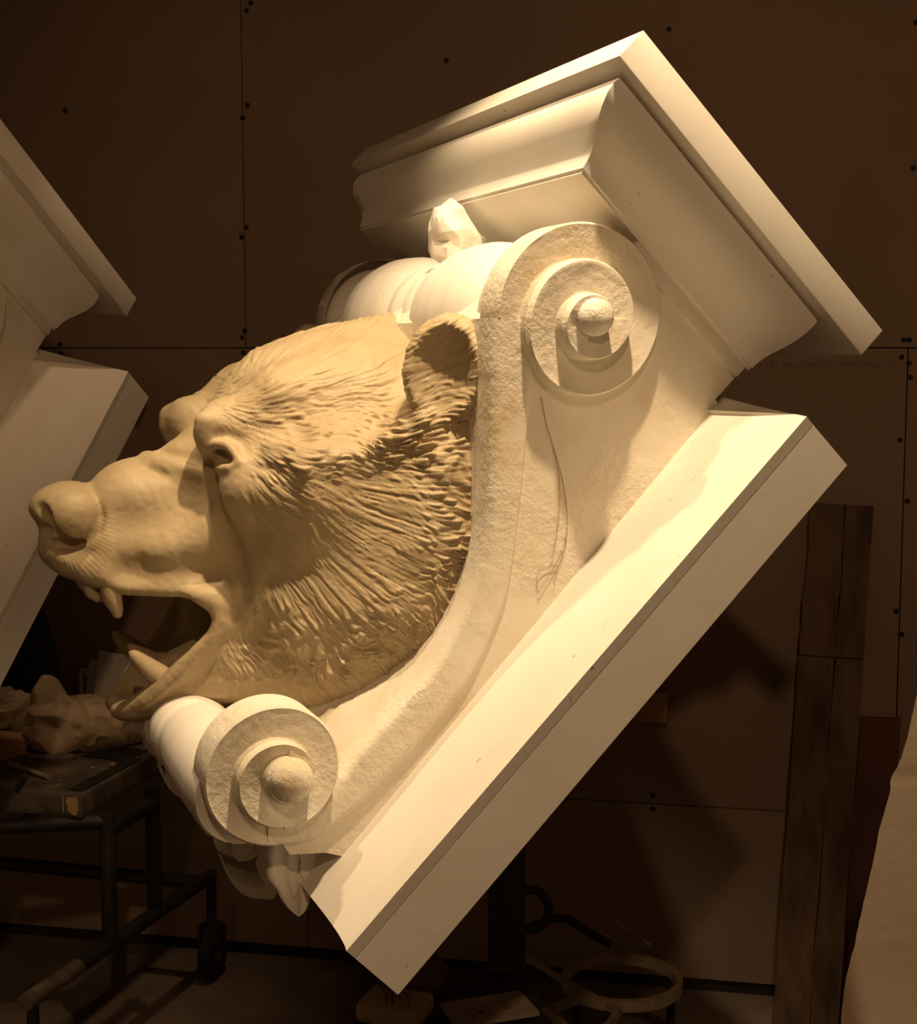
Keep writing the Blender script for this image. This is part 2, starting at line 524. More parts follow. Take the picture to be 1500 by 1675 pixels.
# acanthus lobes under the lower roll
def lobe(pts, width, wax, flute=3, name='acanthus_lobe', thick=0.010):
    """pts: (px, py, w) from base to tip; wax: image angle of the width axis"""
    q = catmull([P(*p) for p in pts], 6)
    n = len(q)
    x0, y0, w0 = pts[0]
    c, s_ = math.cos(math.radians(wax)), math.sin(math.radians(wax))
    A = P(x0 + 20 * c, y0 + 20 * s_, w0) - P(x0, y0, w0); A /= np.linalg.norm(A)
    for sg in (1, -1):
        bm = bmesh.new()
        rows = []
        m = 17
        for i, p in enumerate(q):
            t = i / (n - 1)
            tip = (1 - t ** 3) ** 0.5 * (0.75 + 0.25 * math.sin(math.pi * min(1, t * 1.2)))
            scal = 1 + 0.16 * abs(math.sin(t * math.pi * 3.0)) * (1 if t < 0.93 else 0)
            hw = max(0.0015, width / 2 * tip * scal)
            row = []
            for j in range(m):
                sx = -1 + 2 * j / (m - 1)
                rel = thick * (0.55 * (1 - sx * sx) + 0.45 * math.cos(sx * math.pi * flute) * (1 - 0.6 * t)) * min(1, tip + 0.25)
                co = p + A * hw * sx + np.array([0, 1.0, 0]) * (rel + 0.004)
                row.append(bm.verts.new((co[0], co[1] * sg if sg > 0 else -(co[1]) + 0.09, co[2])))
            for j in range(m - 1, -1, -1):
                sx = -1 + 2 * j / (m - 1)
                co = p + A * hw * sx * 0.97 - np.array([0, 1.0, 0]) * thick * 0.8
                row.append(bm.verts.new((co[0], co[1] if sg > 0 else -(co[1]) + 0.09, co[2])))
            rows.append(row)
        for a, b in zip(rows, rows[1:]):
            for j in range(len(a)): bm.faces.new((a[j], a[(j + 1) % len(a)], b[(j + 1) % len(a)], b[j]))
        bm.faces.new(rows[0]); bm.faces.new(rows[-1])
        obj(name, bm, M_plaster, corbel, angle=60)
lobe([(474, 1362, .44), (473, 1420, .455), (480, 1460, .465), (487, 1497, .475)], 0.066, 8, 2.5)
lobe([(508, 1365, .44), (512, 1410, .455), (513, 1442, .465), (506, 1466, .47)], 0.042, 10, 2)
lobe([(536, 1368, .44), (533, 1398, .455), (525, 1430, .46)], 0.034, 12, 1.5)
lobe([(445, 1360, .36), (448, 1405, .36), (445, 1430, .36), (440, 1448, .35)], 0.050, 5, 1.5)
lobe([(455, 1420, .33), (440, 1448, .33), (410, 1448, .33), (380, 1435, .33), (366, 1415, .33), (364, 1402, .32)], 0.046, 70, 1, thick=0.016)
lobe([(420, 1350, .34), (405, 1385, .34), (390, 1408, .33)], 0.050, 15, 2)
lobe([(400, 1340, .30), (385, 1365, .30), (372, 1388, .29), (363, 1394, .28)], 0.040, 40, 2)
lobe([(395, 1318, .30), (362, 1345, .30), (335, 1352, .29), (319, 1340, .29)], 0.046, 60, 1.5)
lobe([(375, 1285, .28), (340, 1302, .28), (315, 1302, .28), (294, 1298, .28)], 0.036, 70, 1)
lobe([(400, 1320, .31), (382, 1352, .31), (368, 1372, .31), (358, 1392, .31)], 0.05, 30, 2)

# dried root-like hairlines on the console flank
M_hair = mottled('dry_hairline', (0.40, 0.29, 0.17), (0.52, 0.40, 0.26), 40, 0.8, 0)
for hp in ([(886, 650), (893, 690), (905, 730), (918, 775), (926, 820), (928, 860), (922, 900), (912, 930), (905, 955)], [(905, 735), (912, 760), (916, 800), (914, 845), (906, 900), (900, 915)],
           [(928, 862), (925, 890), (914, 915), (900, 940), (880, 972)], [(912, 925), (890, 930), (878, 945), (880, 968)]):
    q = catmull([P(x, y, 0.5285) for x, y in hp], 5)
    tube('hairline', [Vector(v) for v in q], 0.0006, M_hair, corbel, 5)

# ------------------------------------------------------------------ bear head (signed-distance sculpt)
H = 0.004
GU = np.arange(0.0, 0.74, H); GW = np.arange(0.0, 0.52, H); GV = np.arange(-0.09, 0.93, H)
D = np.full((len(GU), len(GW), len(GV)), 1.0, np.float32)

def region(lo, hi, pad):
    sl = []
    for g, a, b in zip((GU, GW, GV), lo, hi):
        i0 = int(np.clip(math.floor((a - pad - g[0]) / H), 0, len(g) - 1)); i1 = int(np.clip(math.ceil((b + pad - g[0]) / H) + 1, 1, len(g)))
        sl.append(slice(i0, i1))
    X = GU[sl[0]][:, None, None].astype(np.float32); Y = GW[sl[1]][None, :, None].astype(np.float32); Z = GV[sl[2]][None, None, :].astype(np.float32)
    return tuple(sl), X, Y, Z

def smin(a, b, k):
    h = np.maximum(k - np.abs(a - b), 0) / k
    return np.minimum(a, b) - h * h * k * 0.25
def smax(a, b, k): return -smin(-a, -b, k)

def cap_sdf(X, Y, Z, a, b, ra, rb, flat=False):
    dx, dy, dz = b - a
    px, py, pz = X - a[0], Y - a[1], Z - a[2]
    if flat:
        L2 = dx * dx + dz * dz + 1e-12
        t = np.clip((px * dx + pz * dz) / L2, 0, 1)
        return np.sqrt((px - t * dx) ** 2 + (pz - t * dz) ** 2) - (ra + (rb - ra) * t) + 0 * Y
    L2 = dx * dx + dy * dy + dz * dz + 1e-12
    t = np.clip((px * dx + py * dy + pz * dz) / L2, 0, 1)
    return np.sqrt((px - t * dx) ** 2 + (py - t * dy) ** 2 + (pz - t * dz) ** 2) - (ra + (rb - ra) * t)

def apply(lo, hi, fn, k, op):
    pad = k + 0.02
    sl, X, Y, Z = region(lo, hi, pad)
    d = fn(X, Y, Z).astype(np.float32)
    if op == 'add': D[sl] = smin(D[sl], d, k)
    else: D[sl] = smax(D[sl], -d, k)

def chain(pts, k=0.03, op='add', flat=False):
    """pts: list of (point, radius); the segments are joined first, then blended as one"""
    pp = [(np.array(a, float), r) for a, r in pts]
    lo = np.min([a - r for a, r in pp], 0); hi = np.max([a + r for a, r in pp], 0)
    if flat: lo[1] = 0; hi[1] = 0.5
    def fn(X, Y, Z):
        d = None
        for (a, ra), (b, rb) in zip(pp, pp[1:]):
            e = cap_sdf(X, Y, Z, a, b, ra, rb, flat)
            d = e if d is None else np.minimum(d, e)
        return d
    apply(lo, hi, fn, k, op)

def C(*pts, **kw):      # pts: (px, py, w, radius)
    chain([(P(x, y, w), r) for x, y, w, r in pts], **kw)

FA = np.array([0.7071, 0, -0.7071]); TA = np.array([0.7071, 0, 0.7071]); WAx = np.array([0, 1.0, 0])
def E(px, py, w, rf, rt, rw, k=0.04, op='add', tilt=0.0, yaw=0.0, pt=None):
    c = P(px, py, w) if pt is None else np.array(pt)
    ct, st = math.cos(math.radians(tilt)), math.sin(math.radians(tilt))
    f = FA * ct + TA * st; t = TA * ct - FA * st
    cy_, sy_ = math.cos(math.radians(yaw)), math.sin(math.radians(yaw))
    f2 = f * cy_ + WAx * sy_; w2 = WAx * cy_ - f * sy_
    r = max(rf, rt, rw)
    def fn(X, Y, Z):
        x, y, z = X - c[0], Y - c[1], Z - c[2]
        a = x * f2[0] + y * f2[1] + z * f2[2]; b = x * t[0] + y * t[1] + z * t[2]; e = x * w2[0] + y * w2[1] + z * w2[2]
        k0 = np.sqrt((a / rf) ** 2 + (b / rt) ** 2 + (e / rw) ** 2)
        k1 = np.sqrt((a / rf ** 2) ** 2 + (b / rt ** 2) ** 2 + (e / rw ** 2) ** 2) + 1e-9
        return k0 * (k0 - 1) / k1
    apply(c - r, c + r, fn, k, op)

# --- masses
E(600, 715, 0.0, 0.27, 0.185, 0.27, k=0.05)                     # cranium
E(690, 850, 0.10, 0.14, 0.30, 0.28, k=0.08)                     # neck mass
E(610, 880, 0.15, 0.205, 0.205, 0.20, k=0.08)                   # cheek muscle
C((735, 660, .36, .055), (740, 760, .375, .072), (728, 880, .38, .082), (688, 990, .365, .085), (610, 1080, .30, .068), (500, 1098, .20, .06), (420, 1092, .12, .055), k=0.06)
C((690, 760, .31, .08), (680, 880, .32, .09), (645, 985, .31, .09), k=0.06)
C((640, 610, 0, .10), (470, 665, 0, .105), (380, 735, 0, .07), k=0.06)           # forehead
C((590, 650, .15, .085), (470, 670, .15, .075), (390, 705, .14, .052), k=0.05)   # brow mass
E(362, 700, .135, .040, .042, .045, k=0.03)                                       # brow knob
C((430, 800, .19, .07), (530, 800, .24, .10), k=0.06)                             # zygoma
C((470, 960, .15, .10), (540, 1000, .20, .12), k=0.06)
# muzzle
C((390, 815, 0, .135), (330, 835, 0, .128), (230, 845, 0, .101), (150, 858, 0, .067), k=0.05)
C((390, 850, .06, .12), (280, 880, .055, .088), (195, 897, .040, .058), (125, 905, .018, .036), k=0.04)
# upper lip edge
C((372, 985, .165, .022), (300, 955, .125, .026), (210, 950, .090, .028), (150, 932, .060, .027), (108, 910, .030, .027), (92, 900, 0.0, .027), k=0.025)
# nose
E(104, 824, 0, .057, .037, .060, k=0.008, tilt=-10)
E(121, 844, .048, .043, .040, .034, k=0.008, tilt=-30)
# lower jaw
C((470, 1050, .15, .09), (400, 1088, .13, .058), (320, 1124, .10, .036), (255, 1150, .07, .023), (218, 1160, .03, .019), k=0.03)
C((460, 1070, 0, .08), (330, 1140, 0, .030), (225, 1162, 0, .016), k=0.04)
# mouth opening and cavity
C((120, 1035, .1, .055), (250, 1030, .12, .046), (312, 1017, .14, .034), k=0.02, op='sub', flat=True)
C((180, 1030, 0, .055), (330, 1020, 0, .060), (440, 1010, 0, .045), k=0.02, op='sub')
C((200, 985, 0, .045), (300, 985, 0.02, .06), k=0.03, op='sub')
C((388, 980, .13, .035), (396, 1020, .14, .042), (388, 1058, .13, .042), k=0.03)
# lips round the corner
C((330, 975, .155, .014), (352, 990, .165, .014), (362, 1015, .17, .014), (351, 1040, .165, .014), (335, 1062, .155, .017), (312, 1089, .135, .021), (282, 1117, .11, .023), (246, 1144, .085, .022), (213, 1162, .055, .018), (196, 1162, .03, .016), (188, 1148, 0, .014), k=0.013)
C((240, 1120, .02, .030), (320, 1078, .05, .040), k=0.015, op='sub')       # trough inside the lower jaw
C((370, 1050, 0, .03), (290, 1085, 0, .026), (262, 1095, 0, .02), k=0.02)  # tongue
# ear
ec = P(736, 604, .405); en = FA * 0.68 + WAx * 0.70 + TA * 0.20; en /= np.linalg.norm(en)
E(0, 0, 0, .046, .086, .078, k=0.022, tilt=8, yaw=45, pt=ec)
C((745, 660, .35, .06), (775, 700, .37, .05), k=0.04)
C((785, 600, .40, .026), (797, 670, .41, .026), (797, 740, .40, .018), k=0.02)
E(0, 0, 0, .046, .076, .056, k=0.010, op='sub', tilt=8, yaw=45, pt=ec + en * 0.046 - TA * 0.016)
# trim to the console front
def cut_back(X, Y, Z):
    pts_v = np.array([-0.1, 0.03, 0.08, 0.135, 0.216, 0.282, 0.377, 0.468, 0.526, 0.622, 0.727, 0.80, 0.95])
    pts_u = np.array([0.16, 0.16, 0.138, 0.136, 0.141, 0.141, 0.146, 0.174, 0.205, 0.284, 0.37, 0.38, 0.38])
    return np.interp(Z, pts_v, pts_u) - 0.035 - X
sl = (slice(None),) * 3
D = np.maximum(D, cut_back(GU[:, None, None], GW[None, :, None], GV[None, None, :]).astype(np.float32))

def samp(q):
    q = np.array(q); y = abs(q[1])
    i = (q[0] - GU[0]) / H; j = y / H; k = (q[2] - GV[0]) / H
    if not (0 <= i < len(GU) - 1 and 0 <= j < len(GW) - 1 and 0 <= k < len(GV) - 1): return 0.05
    i0, j0, k0 = int(i), int(j), int(k); a, b, c = i - i0, j - j0, k - k0
    s = D[i0:i0 + 2, j0:j0 + 2, k0:k0 + 2]
    s = s[0] * (1 - a) + s[1] * a; s = s[0] * (1 - b) + s[1] * b
    return float(s[0] * (1 - c) + s[1] * c)
CAM_L = -R1.T @ T1
def S(px, py, off=0.0):
    """first surface point of the head seen at a pixel, moved `off` outward along the ray"""
    d = R1.T @ np.array([(px - CX) / F_PX, (py - CY) / F_PX, 1.0]); d /= np.linalg.norm(d)
    t = 1.75
    while t < 3.2:
        v = samp(CAM_L + d * t)
        if v < 0.0004: break
        t += max(0.0015, min(0.03, v * 0.7))
    return CAM_L + d * (t - off)
def G(pts, r, k=0.008, op='sub', off=0.0):
    """groove or ridge along surface pixels"""
    q = [S(x, y, off) for x, y in pts]
    rr = r if isinstance(r, (list, tuple)) else [r] * len(q)
    chain(list(zip(q, rr)), k=k, op=op)

# --- details placed on the surface
# eye socket, eyeball, lids
lu = [S(344, 733, .001), S(356, 725, .002), S(371, 727, .002), (S(384, 740, .001)), S(393, 756, 0)]
ll = [S(343, 757), S(356, 765), S(374, 765), S(390, 758)]
G([(346, 745), (358, 747), (376, 751)], [.014, .017, .012], k=0.010, op='sub', off=0.004)
e0 = S(362, 746, -0.011)
chain([(e0, .0175), (e0 + 1e-4, .0175)], k=0.002)
chain(list(zip(lu, [.007, .0095, .0105, .0095, .006])), k=0.005)
chain(list(zip(ll, [.005, .0065, .0065, .004])), k=0.008)
G([(352, 712), (372, 708), (392, 720), (402, 740)], [.004, .006, .006, .004], k=0.012, op='sub', off=0.002)
G([(334, 690), (331, 712), (336, 738)], [.015, .014, .009], k=0.02, op='add', off=0.0)
# crease between muzzle and cheek
G([(342, 765), (347, 800), (352, 830), (366, 870), (382, 910), (392, 945), (400, 975)], [.010, .012, .013, .012, .011, .010, .006], k=0.022, op='sub', off=0.004)
G([(372, 965), (380, 990), (383, 1010)], [.004, .007, .004], k=0.02, op='sub', off=0.003)
# bridge wrinkles
G([(262, 736), (290, 745), (315, 758), (338, 760)], [.005, .008, .008, .005], k=0.016, op='sub', off=0.003)
G([(245, 764), (262, 771), (272, 776)], [.004, .008, .004], k=0.014, op='sub', off=0.003)
G([(250, 752), (285, 765), (325, 775)], [.008, .012, .008], k=0.02, op='add', off=-0.006)
G([(300, 800), (330, 810)], [.02, .015], k=0.03, op='sub', off=0.012)
# muzzle side hollow and bulge above lip
G([(200, 850), (250, 845), (290, 838)], [.02, .025, .02], k=0.05, op='sub', off=0.018)
G([(200, 940), (260, 945), (320, 945)], [.01, .012, .01], k=0.03, op='sub', off=0.005)
# nose wing groove, nostril
G([(164, 826), (165, 845), (159, 866), (146, 881), (126, 890)], [.004, .007, .009, .009, .008], k=0.005, op='sub', off=0.000)
chain([(P(62, 826, .040), .009), (P(74, 848, .048), .016), (P(90, 872, .052), .017), (P(112, 888, .056), .012)], k=0.005, op='sub')
chain([(P(92, 890, .030), .010), (P(132, 890, .055), .010)], k=0.006, op='sub')
C((78, 858, 0, .015), (86, 893, 0, .022), k=0.012)
G([(95, 893), (120, 905), (142, 903)], [.005, .008, .005], k=0.014, op='sub', off=0.003)
# lower lip outer fold
G([(340, 1062), (310, 1115), (270, 1148), (235, 1172)], [.004, .006, .006, .004], k=0.012, op='sub', off=0.002)
# ear lip and furrow at its base
G([(690, 672), (720, 690), (760, 700)], [.006, .010, .008], k=0.02, op='sub', off=0.003)
# temple tuft ridge
G([(450, 735), (500, 757), (550, 755), (610, 745), (660, 712), (700, 690)], [.012, .016, .017, .017, .015, .010], k=0.03, op='add', off=-0.006)

# --- surface nets
Df = np.concatenate([D[:, :0:-1, :], D], axis=1)
W0 = -GW[-1]
def surface_nets(A):
    s = A < 0
    n = A.shape
    c = [s[i:n[0] - 1 + i, j:n[1] - 1 + j, k:n[2] - 1 + k] for i in (0, 1) for j in (0, 1) for k in (0, 1)]
    cnt = sum(x.astype(np.int8) for x in c)
    act = np.argwhere((cnt > 0) & (cnt < 8))
    idx = np.full((n[0] - 1, n[1] - 1, n[2] - 1), -1, np.int32)
    idx[act[:, 0], act[:, 1], act[:, 2]] = np.arange(len(act))
    corners = np.array([(i, j, k) for i in (0, 1) for j in (0, 1) for k in (0, 1)])
    vals = np.stack([A[act[:, 0] + o[0], act[:, 1] + o[1], act[:, 2] + o[2]] for o in corners], 1)
    acc = np.zeros((len(act), 3)); num = np.zeros(len(act))
    for a in range(8):
        for b in range(a + 1, 8):
            if np.abs(corners[a] - corners[b]).sum() != 1: continue
            va, vb = vals[:, a], vals[:, b]
            m = (va < 0) != (vb < 0)
            t = np.where(m, va / np.where(m, va - vb, 1), 0)
            p = corners[a] + t[:, None] * (corners[b] - corners[a])
            acc += np.where(m[:, None], p, 0); num += m
    V = act + acc / num[:, None]
    quads = []
    for ax in range(3):
        o1, o2 = [(1, 2), (2, 0), (0, 1)][ax]
        lo = [1, 1, 1]; lo[ax] = 0
        sa = s[tuple(slice(lo[d], n[d] - 1) for d in range(3))]
        hi = [slice(lo[d], n[d] - 1) for d in range(3)]; hi[ax] = slice(lo[ax] + 1, n[ax])
        sb = s[tuple(hi)]
        e = np.argwhere(sa != sb)
        inside = sa[e[:, 0], e[:, 1], e[:, 2]]
        e = e + np.array(lo)
        d1 = np.zeros(3, int); d1[o1] = 1; d2 = np.zeros(3, int); d2[o2] = 1
        q = [e - d1 - d2, e - d2, e, e - d1]
        q = np.stack([idx[x[:, 0], x[:, 1], x[:, 2]] for x in q], 1)
        q[~inside] = q[~inside][:, ::-1]
        quads.append(q)
    return V, np.concatenate(quads)
V, Q = surface_nets(Df)
V = V * H + np.array([GU[0], W0, GV[0]])
# drop loose scraps: keep the largest connected piece
par = np.arange(len(V))
for _ in range(60):
    m = par[Q].min(1)
    new = par.copy()
    for k in range(4): np.minimum.at(new, Q[:, k], m)
    new = new[new]
    if (new == par).all(): break
    par = new
vals_, cts = np.unique(par, return_counts=True)
root_id = vals_[cts.argmax()]
if len(vals_) < 400:
    keep = par[Q[:, 0]] == root_id
    Q = Q[keep]; used = np.unique(Q); remap = np.full(len(V), -1); remap[used] = np.arange(len(used)); V = V[used]; Q = remap[Q]
# light relaxation
def relax(V, Q, it=2, lam=0.5):
    for _ in range(it):
        acc = np.zeros_like(V); n = np.zeros(len(V))
        for k in range(4):
            for j in (1, 3):
                np.add.at(acc, Q[:, k], V[Q[:, (k + j) % 4]]); np.add.at(n, Q[:, k], 1)
        V = V + lam * (acc / np.maximum(n, 1)[:, None] - V)
    return V
V = relax(V, Q, 3, 0.5)
# one 1-to-4 split of every quad
E2 = np.sort(np.concatenate([Q[:, [0, 1]], Q[:, [1, 2]], Q[:, [2, 3]], Q[:, [3, 0]]]), 1)
key = E2[:, 0].astype(np.int64) * len(V) + E2[:, 1]
uk, inv = np.unique(key, return_inverse=True)
mid = (V[uk // len(V)] + V[uk % len(V)]) / 2
nq = len(Q); n0 = len(V); nm = len(mid)
e01, e12, e23, e30 = [n0 + inv[i * nq:(i + 1) * nq] for i in range(4)]
fc = V[Q].mean(1); ci = n0 + nm + np.arange(nq)
V = np.concatenate([V, mid, fc])
Q = np.concatenate([np.stack(x, 1) for x in ((Q[:, 0], e01, ci, e30), (e01, Q[:, 1], e12, ci), (ci, e12, Q[:, 2], e23), (e30, ci, e23, Q[:, 3]))])
V = relax(V, Q, 2, 0.5)
# normals
def vnormals(V, Q):
    fn = np.cross(V[Q[:, 2]] - V[Q[:, 0]], V[Q[:, 3]] - V[Q[:, 1]])
    N = np.zeros_like(V)
    for k in range(4): np.add.at(N, Q[:, k], fn)
    return N / (np.linalg.norm(N, axis=1)[:, None] + 1e-12)
N = vnormals(V, Q)
# --- combed clay: flow lines radiating back from the brow
Vm = V.copy(); Vm[:, 1] = np.abs(Vm[:, 1])
X, Y = proj(Vm)
side = (V[:, 1] < 0) * 37.0
def combfield(X, Y, cx, cy, swirl, yk=1.0):
    dx, dy = X - cx, (Y - cy) * yk
    r = np.hypot(dx, dy); th = np.arctan2(dy, dx)
    return th + swirl * np.log(np.maximum(r, 20) / 200.0), r
th, r = combfield(X, Y, 340, 640, 0.28)
def strokes(th, r, spacing, seed, stretch):
    lev = np.log2(np.maximum(r, 30) / 60.0); l0 = np.floor(lev); f = sstep(0.25, 0.75, lev - l0)
    out = 0
    for q, wgt in ((0, 1 - f), (1, f)):
        K = 60.0 * 2.0 ** (l0 + q) / spacing
        out = out + wgt * noise3(th * K + 100 * (l0 + q) + side, r / stretch, 0 * r + seed, seed)
    return out
wig = 0.035 * noise3(X / 80, Y / 80, side, 4) + 0.006 * noise3(X / 22, Y / 22, side, 14)
s1 = strokes(th + wig, r, 4.6, 2, 60.0)
s1b = strokes(th + wig, r, 8.5, 22, 90.0)
s2 = strokes(th + 2.0 * wig, r, 17.0, 3, 55.0)
def locks(th, r, width, length, seed):
    """shingled locks of clay: each rises along the stroke and drops at its tip"""
    lev = np.log2(np.maximum(r, 30) / 60.0); l0 = np.floor(lev)
    tc = th * 60.0 * 2.0 ** l0 * 1.4 / width + 50 * l0 + side
    ci = np.floor(tc); fx = tc - ci
    rr = r / length + _hash(ci, 0 * ci, 0 * ci, seed) * 7
    cj = np.floor(rr); fy = rr - cj
    amp = 0.25 + 0.75 * _hash(ci, cj, 0 * ci, seed + 1)
    return amp * (1 - (2 * fx - 1) ** 2) * np.where(fy < 0.86, (fy / 0.86) ** 1.6, (1 - fy) / 0.14)
lk1 = locks(th + 2.5 * wig, r, 8.0, 48.0, 31)
lk2 = locks(th + 2.5 * wig + 0.05 * noise3(X / 14, Y / 14, side, 8) * 20 / np.maximum(r, 60), r, 15.0, 70.0, 41)
def bump2(x0, y0, rx, ry, ang=0):
    c, s_ = math.cos(math.radians(ang)), math.sin(math.radians(ang))
    a = ((X - x0) * c + (Y - y0) * s_) / rx; b = (-(X - x0) * s_ + (Y - y0) * c) / ry
    return np.exp(-(a * a + b * b))
# fur mask: everything behind the muzzle/eye line
lineX = np.interp(Y, [500, 600, 690, 740, 800, 870, 940, 1000, 1060, 1180], [300, 300, 345, 395, 385, 400, 410, 395, 345, 345])
fur = sstep(0, 45, X - lineX)
tuft = np.clip(bump2(560, 750, 130, 28, -12) + bump2(640, 700, 40, 40) + bump2(745, 900, 45, 260) + 1.0 * bump2(600, 1090, 190, 55, 0) + bump2(720, 730, 60, 60)
               + 0.6 * bump2(470, 1045, 70, 45) + 0.7 * bump2(690, 1040, 80, 90) + 0.5 * bump2(660, 520, 40, 25) + 0.6 * bump2(500, 700, 60, 40), 0, 1.3)
ear = bump2(735, 595, 75, 85)
ridged = 1 - np.abs(s2) * 2
clump = strokes(th + 3.2 * wig, r, 15.0, 7, 26.0)
clump2 = strokes(th + 3.2 * wig, r, 30.0, 8, 42.0)
tq, rq_ = combfield(X, Y, 455, 690, 0.42)
chk = sstep(485, 540, X) * sstep(770, 800, Y + 0.10 * (X - 540)) * sstep(1090, 1030, Y)
c1 = strokes(tq + 0.4 * wig, rq_, 4.4, 52, 150.0); c2 = strokes(tq + 0.4 * wig, rq_, 9.0, 53, 110.0)
s1 = s1 * (1 - chk) + c1 * chk; s1b = s1b * (1 - chk) + c2 * chk
s2 = s2 * (1 - 0.8 * chk)
groove = -np.clip(1 - 3.2 * np.abs(s1), 0, 1) - 0.6 * np.clip(1 - 3.2 * np.abs(s1b), 0, 1)
disp = fur * (0.0016 * groove + 0.0011 * s1 + 0.0010 * s2) + fur * np.clip(tuft, 0, 1.2) * (0.0085 * lk1 + 0.0055 * lk2 - 0.004) + fur * 0.0012 * lk1
disp += 0.003 * ear * (locks(th, r, 9.0, 40.0, 77) - 0.4)
disp += fur * 0.003 * noise3(X / 45, Y / 45, side, 9)
# forelock / muzzle: faint comb
disp += (1 - fur) * 0.0004 * noise3(X / 9, Y / 9, side, 12)
whisk = np.clip(bump2(165, 880, 22, 45, 15) + bump2(130, 925, 35, 16, 20), 0, 1)
tw, rw_ = combfield(X, Y, 60, 830, 0.0)
disp += whisk * 0.0003 * np.sin(tw * 110 + 3 * noise3(X / 20, Y / 20, side, 2))
# jaw combing runs back and down
jaw = sstep(330, 360, X) * sstep(460, 420, X) * sstep(1035, 1050, Y)
disp += jaw * 0.0012 * noise3(X / 40, (Y + 0.05 * X) / 6.0, side, 17)
disp *= 1 - 0.45 * ear
V = V + N * disp[:, None]

me = bpy.data.meshes.new('bear_head')
me.vertices.add(len(V)); me.vertices.foreach_set('co', V.astype(np.float32).ravel())
me.loops.add(len(Q) * 4); me.loops.foreach_set('vertex_index', Q.astype(np.int32).ravel())
me.polygons.add(len(Q)); me.polygons.foreach_set('loop_start', np.arange(0, len(Q) * 4, 4, dtype=np.int32))
me.update(calc_edges=True)
head = obj('bear_head', me, M_clay, corbel, angle=180)
head['label'] = 'tan clay roaring bear head with combed fur'
print('bear faces', len(Q))

# teeth
def tooth(name, pts, parent):
    q = catmull([np.r_[P(x, y, w), r] for x, y, w, r in pts], 5)
    for s in (1, -1):
        tube(name, [(p[0], p[1] * s, p[2]) for p in q], 0.01, M_clay, parent, seg=14, radii=[max(0.0015, p[3]) for p in q])
tooth('upper_canine', [(180, 945, .082, .017), (183, 975, .082, .0165), (190, 995, .082, .0115), (193, 1008, .082, .007), (193.5, 1011, .082, .002)], head)
tooth('upper_incisor', [(146, 945, .052, .013), (150, 965, .052, .013), (158, 978, .056, .009), (160, 985, .056, .003)], head)
tooth('lower_canine', [(285, 1122, .092, .021), (258, 1104, .092, .0195), (233, 1084, .092, .0145), (218, 1071, .092, .0095), (212, 1066, .092, .003)], head)

# ------------------------------------------------------------------ second corbel behind
MC2 = frame(R2, T2)
corbel2 = empty('plaster_corbel', MC2)
tag(corbel2, 'dim plaster corbel cut by the photo edge, standing behind the bear nose', 'corbel')
for o in list(corbel.children):
    if o.name.split('.')[0] in ('abacus_slab', 'cyma_moulding', 'bed_fillet', 'back_plate', 'console_body', 'edge_band', 'volute', 'scroll_roll'):
        c = o.copy(); COL.objects.link(c); c.parent = corbel2
        for g in o.children:
            d = g.copy(); COL.objects.link(d); d.parent = c

# ------------------------------------------------------------------ wall boards, screws, stamp, gap at the floor
M_seam = mottled('dark_gap', (0.02, 0.015, 0.01), (0.03, 0.02, 0.015), 5, 0.95, 0)
M_screw = mottled('black_screw', (0.012, 0.010, 0.010), (0.02, 0.018, 0.015), 50, 0.6, 0, metallic=0.3)
M_stamp = mottled('faded_ink', (0.19, 0.13, 0.09), (0.21, 0.145, 0.10), 30, 0.9, 0)
WMi = WM.inverted()
def wall_xz(px, py):
    p = WMi @ at_wall(px, py); return p.x, p.z
z_mid = wall_xz(1400, 569)[1]; z_low = wall_xz(1120, 1318)[1]
x_l = wall_xz(398, 300)[0]; x_r = wall_xz(1476, 870)[0]
g = 0.0014
SH = 2.44
def boards():
    rows = [(z_mid, z_mid + 1.22, x_l), (z_mid + 1.22, 4.2, x_l + 1.1), (z_low, z_mid, x_r), (0.035, z_low, x_r - 1.6)]
    for z0, z1, xs in rows:
        k = -2
        while xs + k * SH > -4.6: k -= 1
        while xs + k * SH < 4.6:
            a, b = max(-4.6, xs + k * SH), min(4.6, xs + (k + 1) * SH)
            if b - a > 0.05:
                newbox('gypsum_panel', (a + g, 0.0, z0 + g), (b - g, 0.018, z1 - g), M_board, wl, 0.0015, WM)
            k += 1
boards()
wl.data.materials[0] = M_seam
def screw_at(px, py):
    p = at_wall(px, py)
    bm = bmesh.new()
    bmesh.ops.create_cone(bm, cap_ends=True, segments=12, radius1=0.0075, radius2=0.0065, depth=0.004)
    bmesh.ops.transform(bm, matrix=Matrix.Translation(p) @ WM.to_3x3().to_4x4() @ Matrix.Rotation(math.pi / 2, 4, 'X'), verts=bm.verts)
    obj('screw', bm, M_screw, wl, smooth=False)
for q in [(410, 5), (403, 17), (405, 172), (397, 193), (403, 372), (395, 388), (400, 541), (396, 552), (398, 577), (98, 563), (100, 578), (107, 181), (730, 99), (1094, 48), (1498, 37),
          (1478, 556), (1487, 556), (1475, 584), (1487, 594), (1489, 617), (1494, 275), (1472, 720), (1484, 820), (1466, 1000), (1475, 1038), (1068, 1301), (1068, 1323)]:
    screw_at(*q)
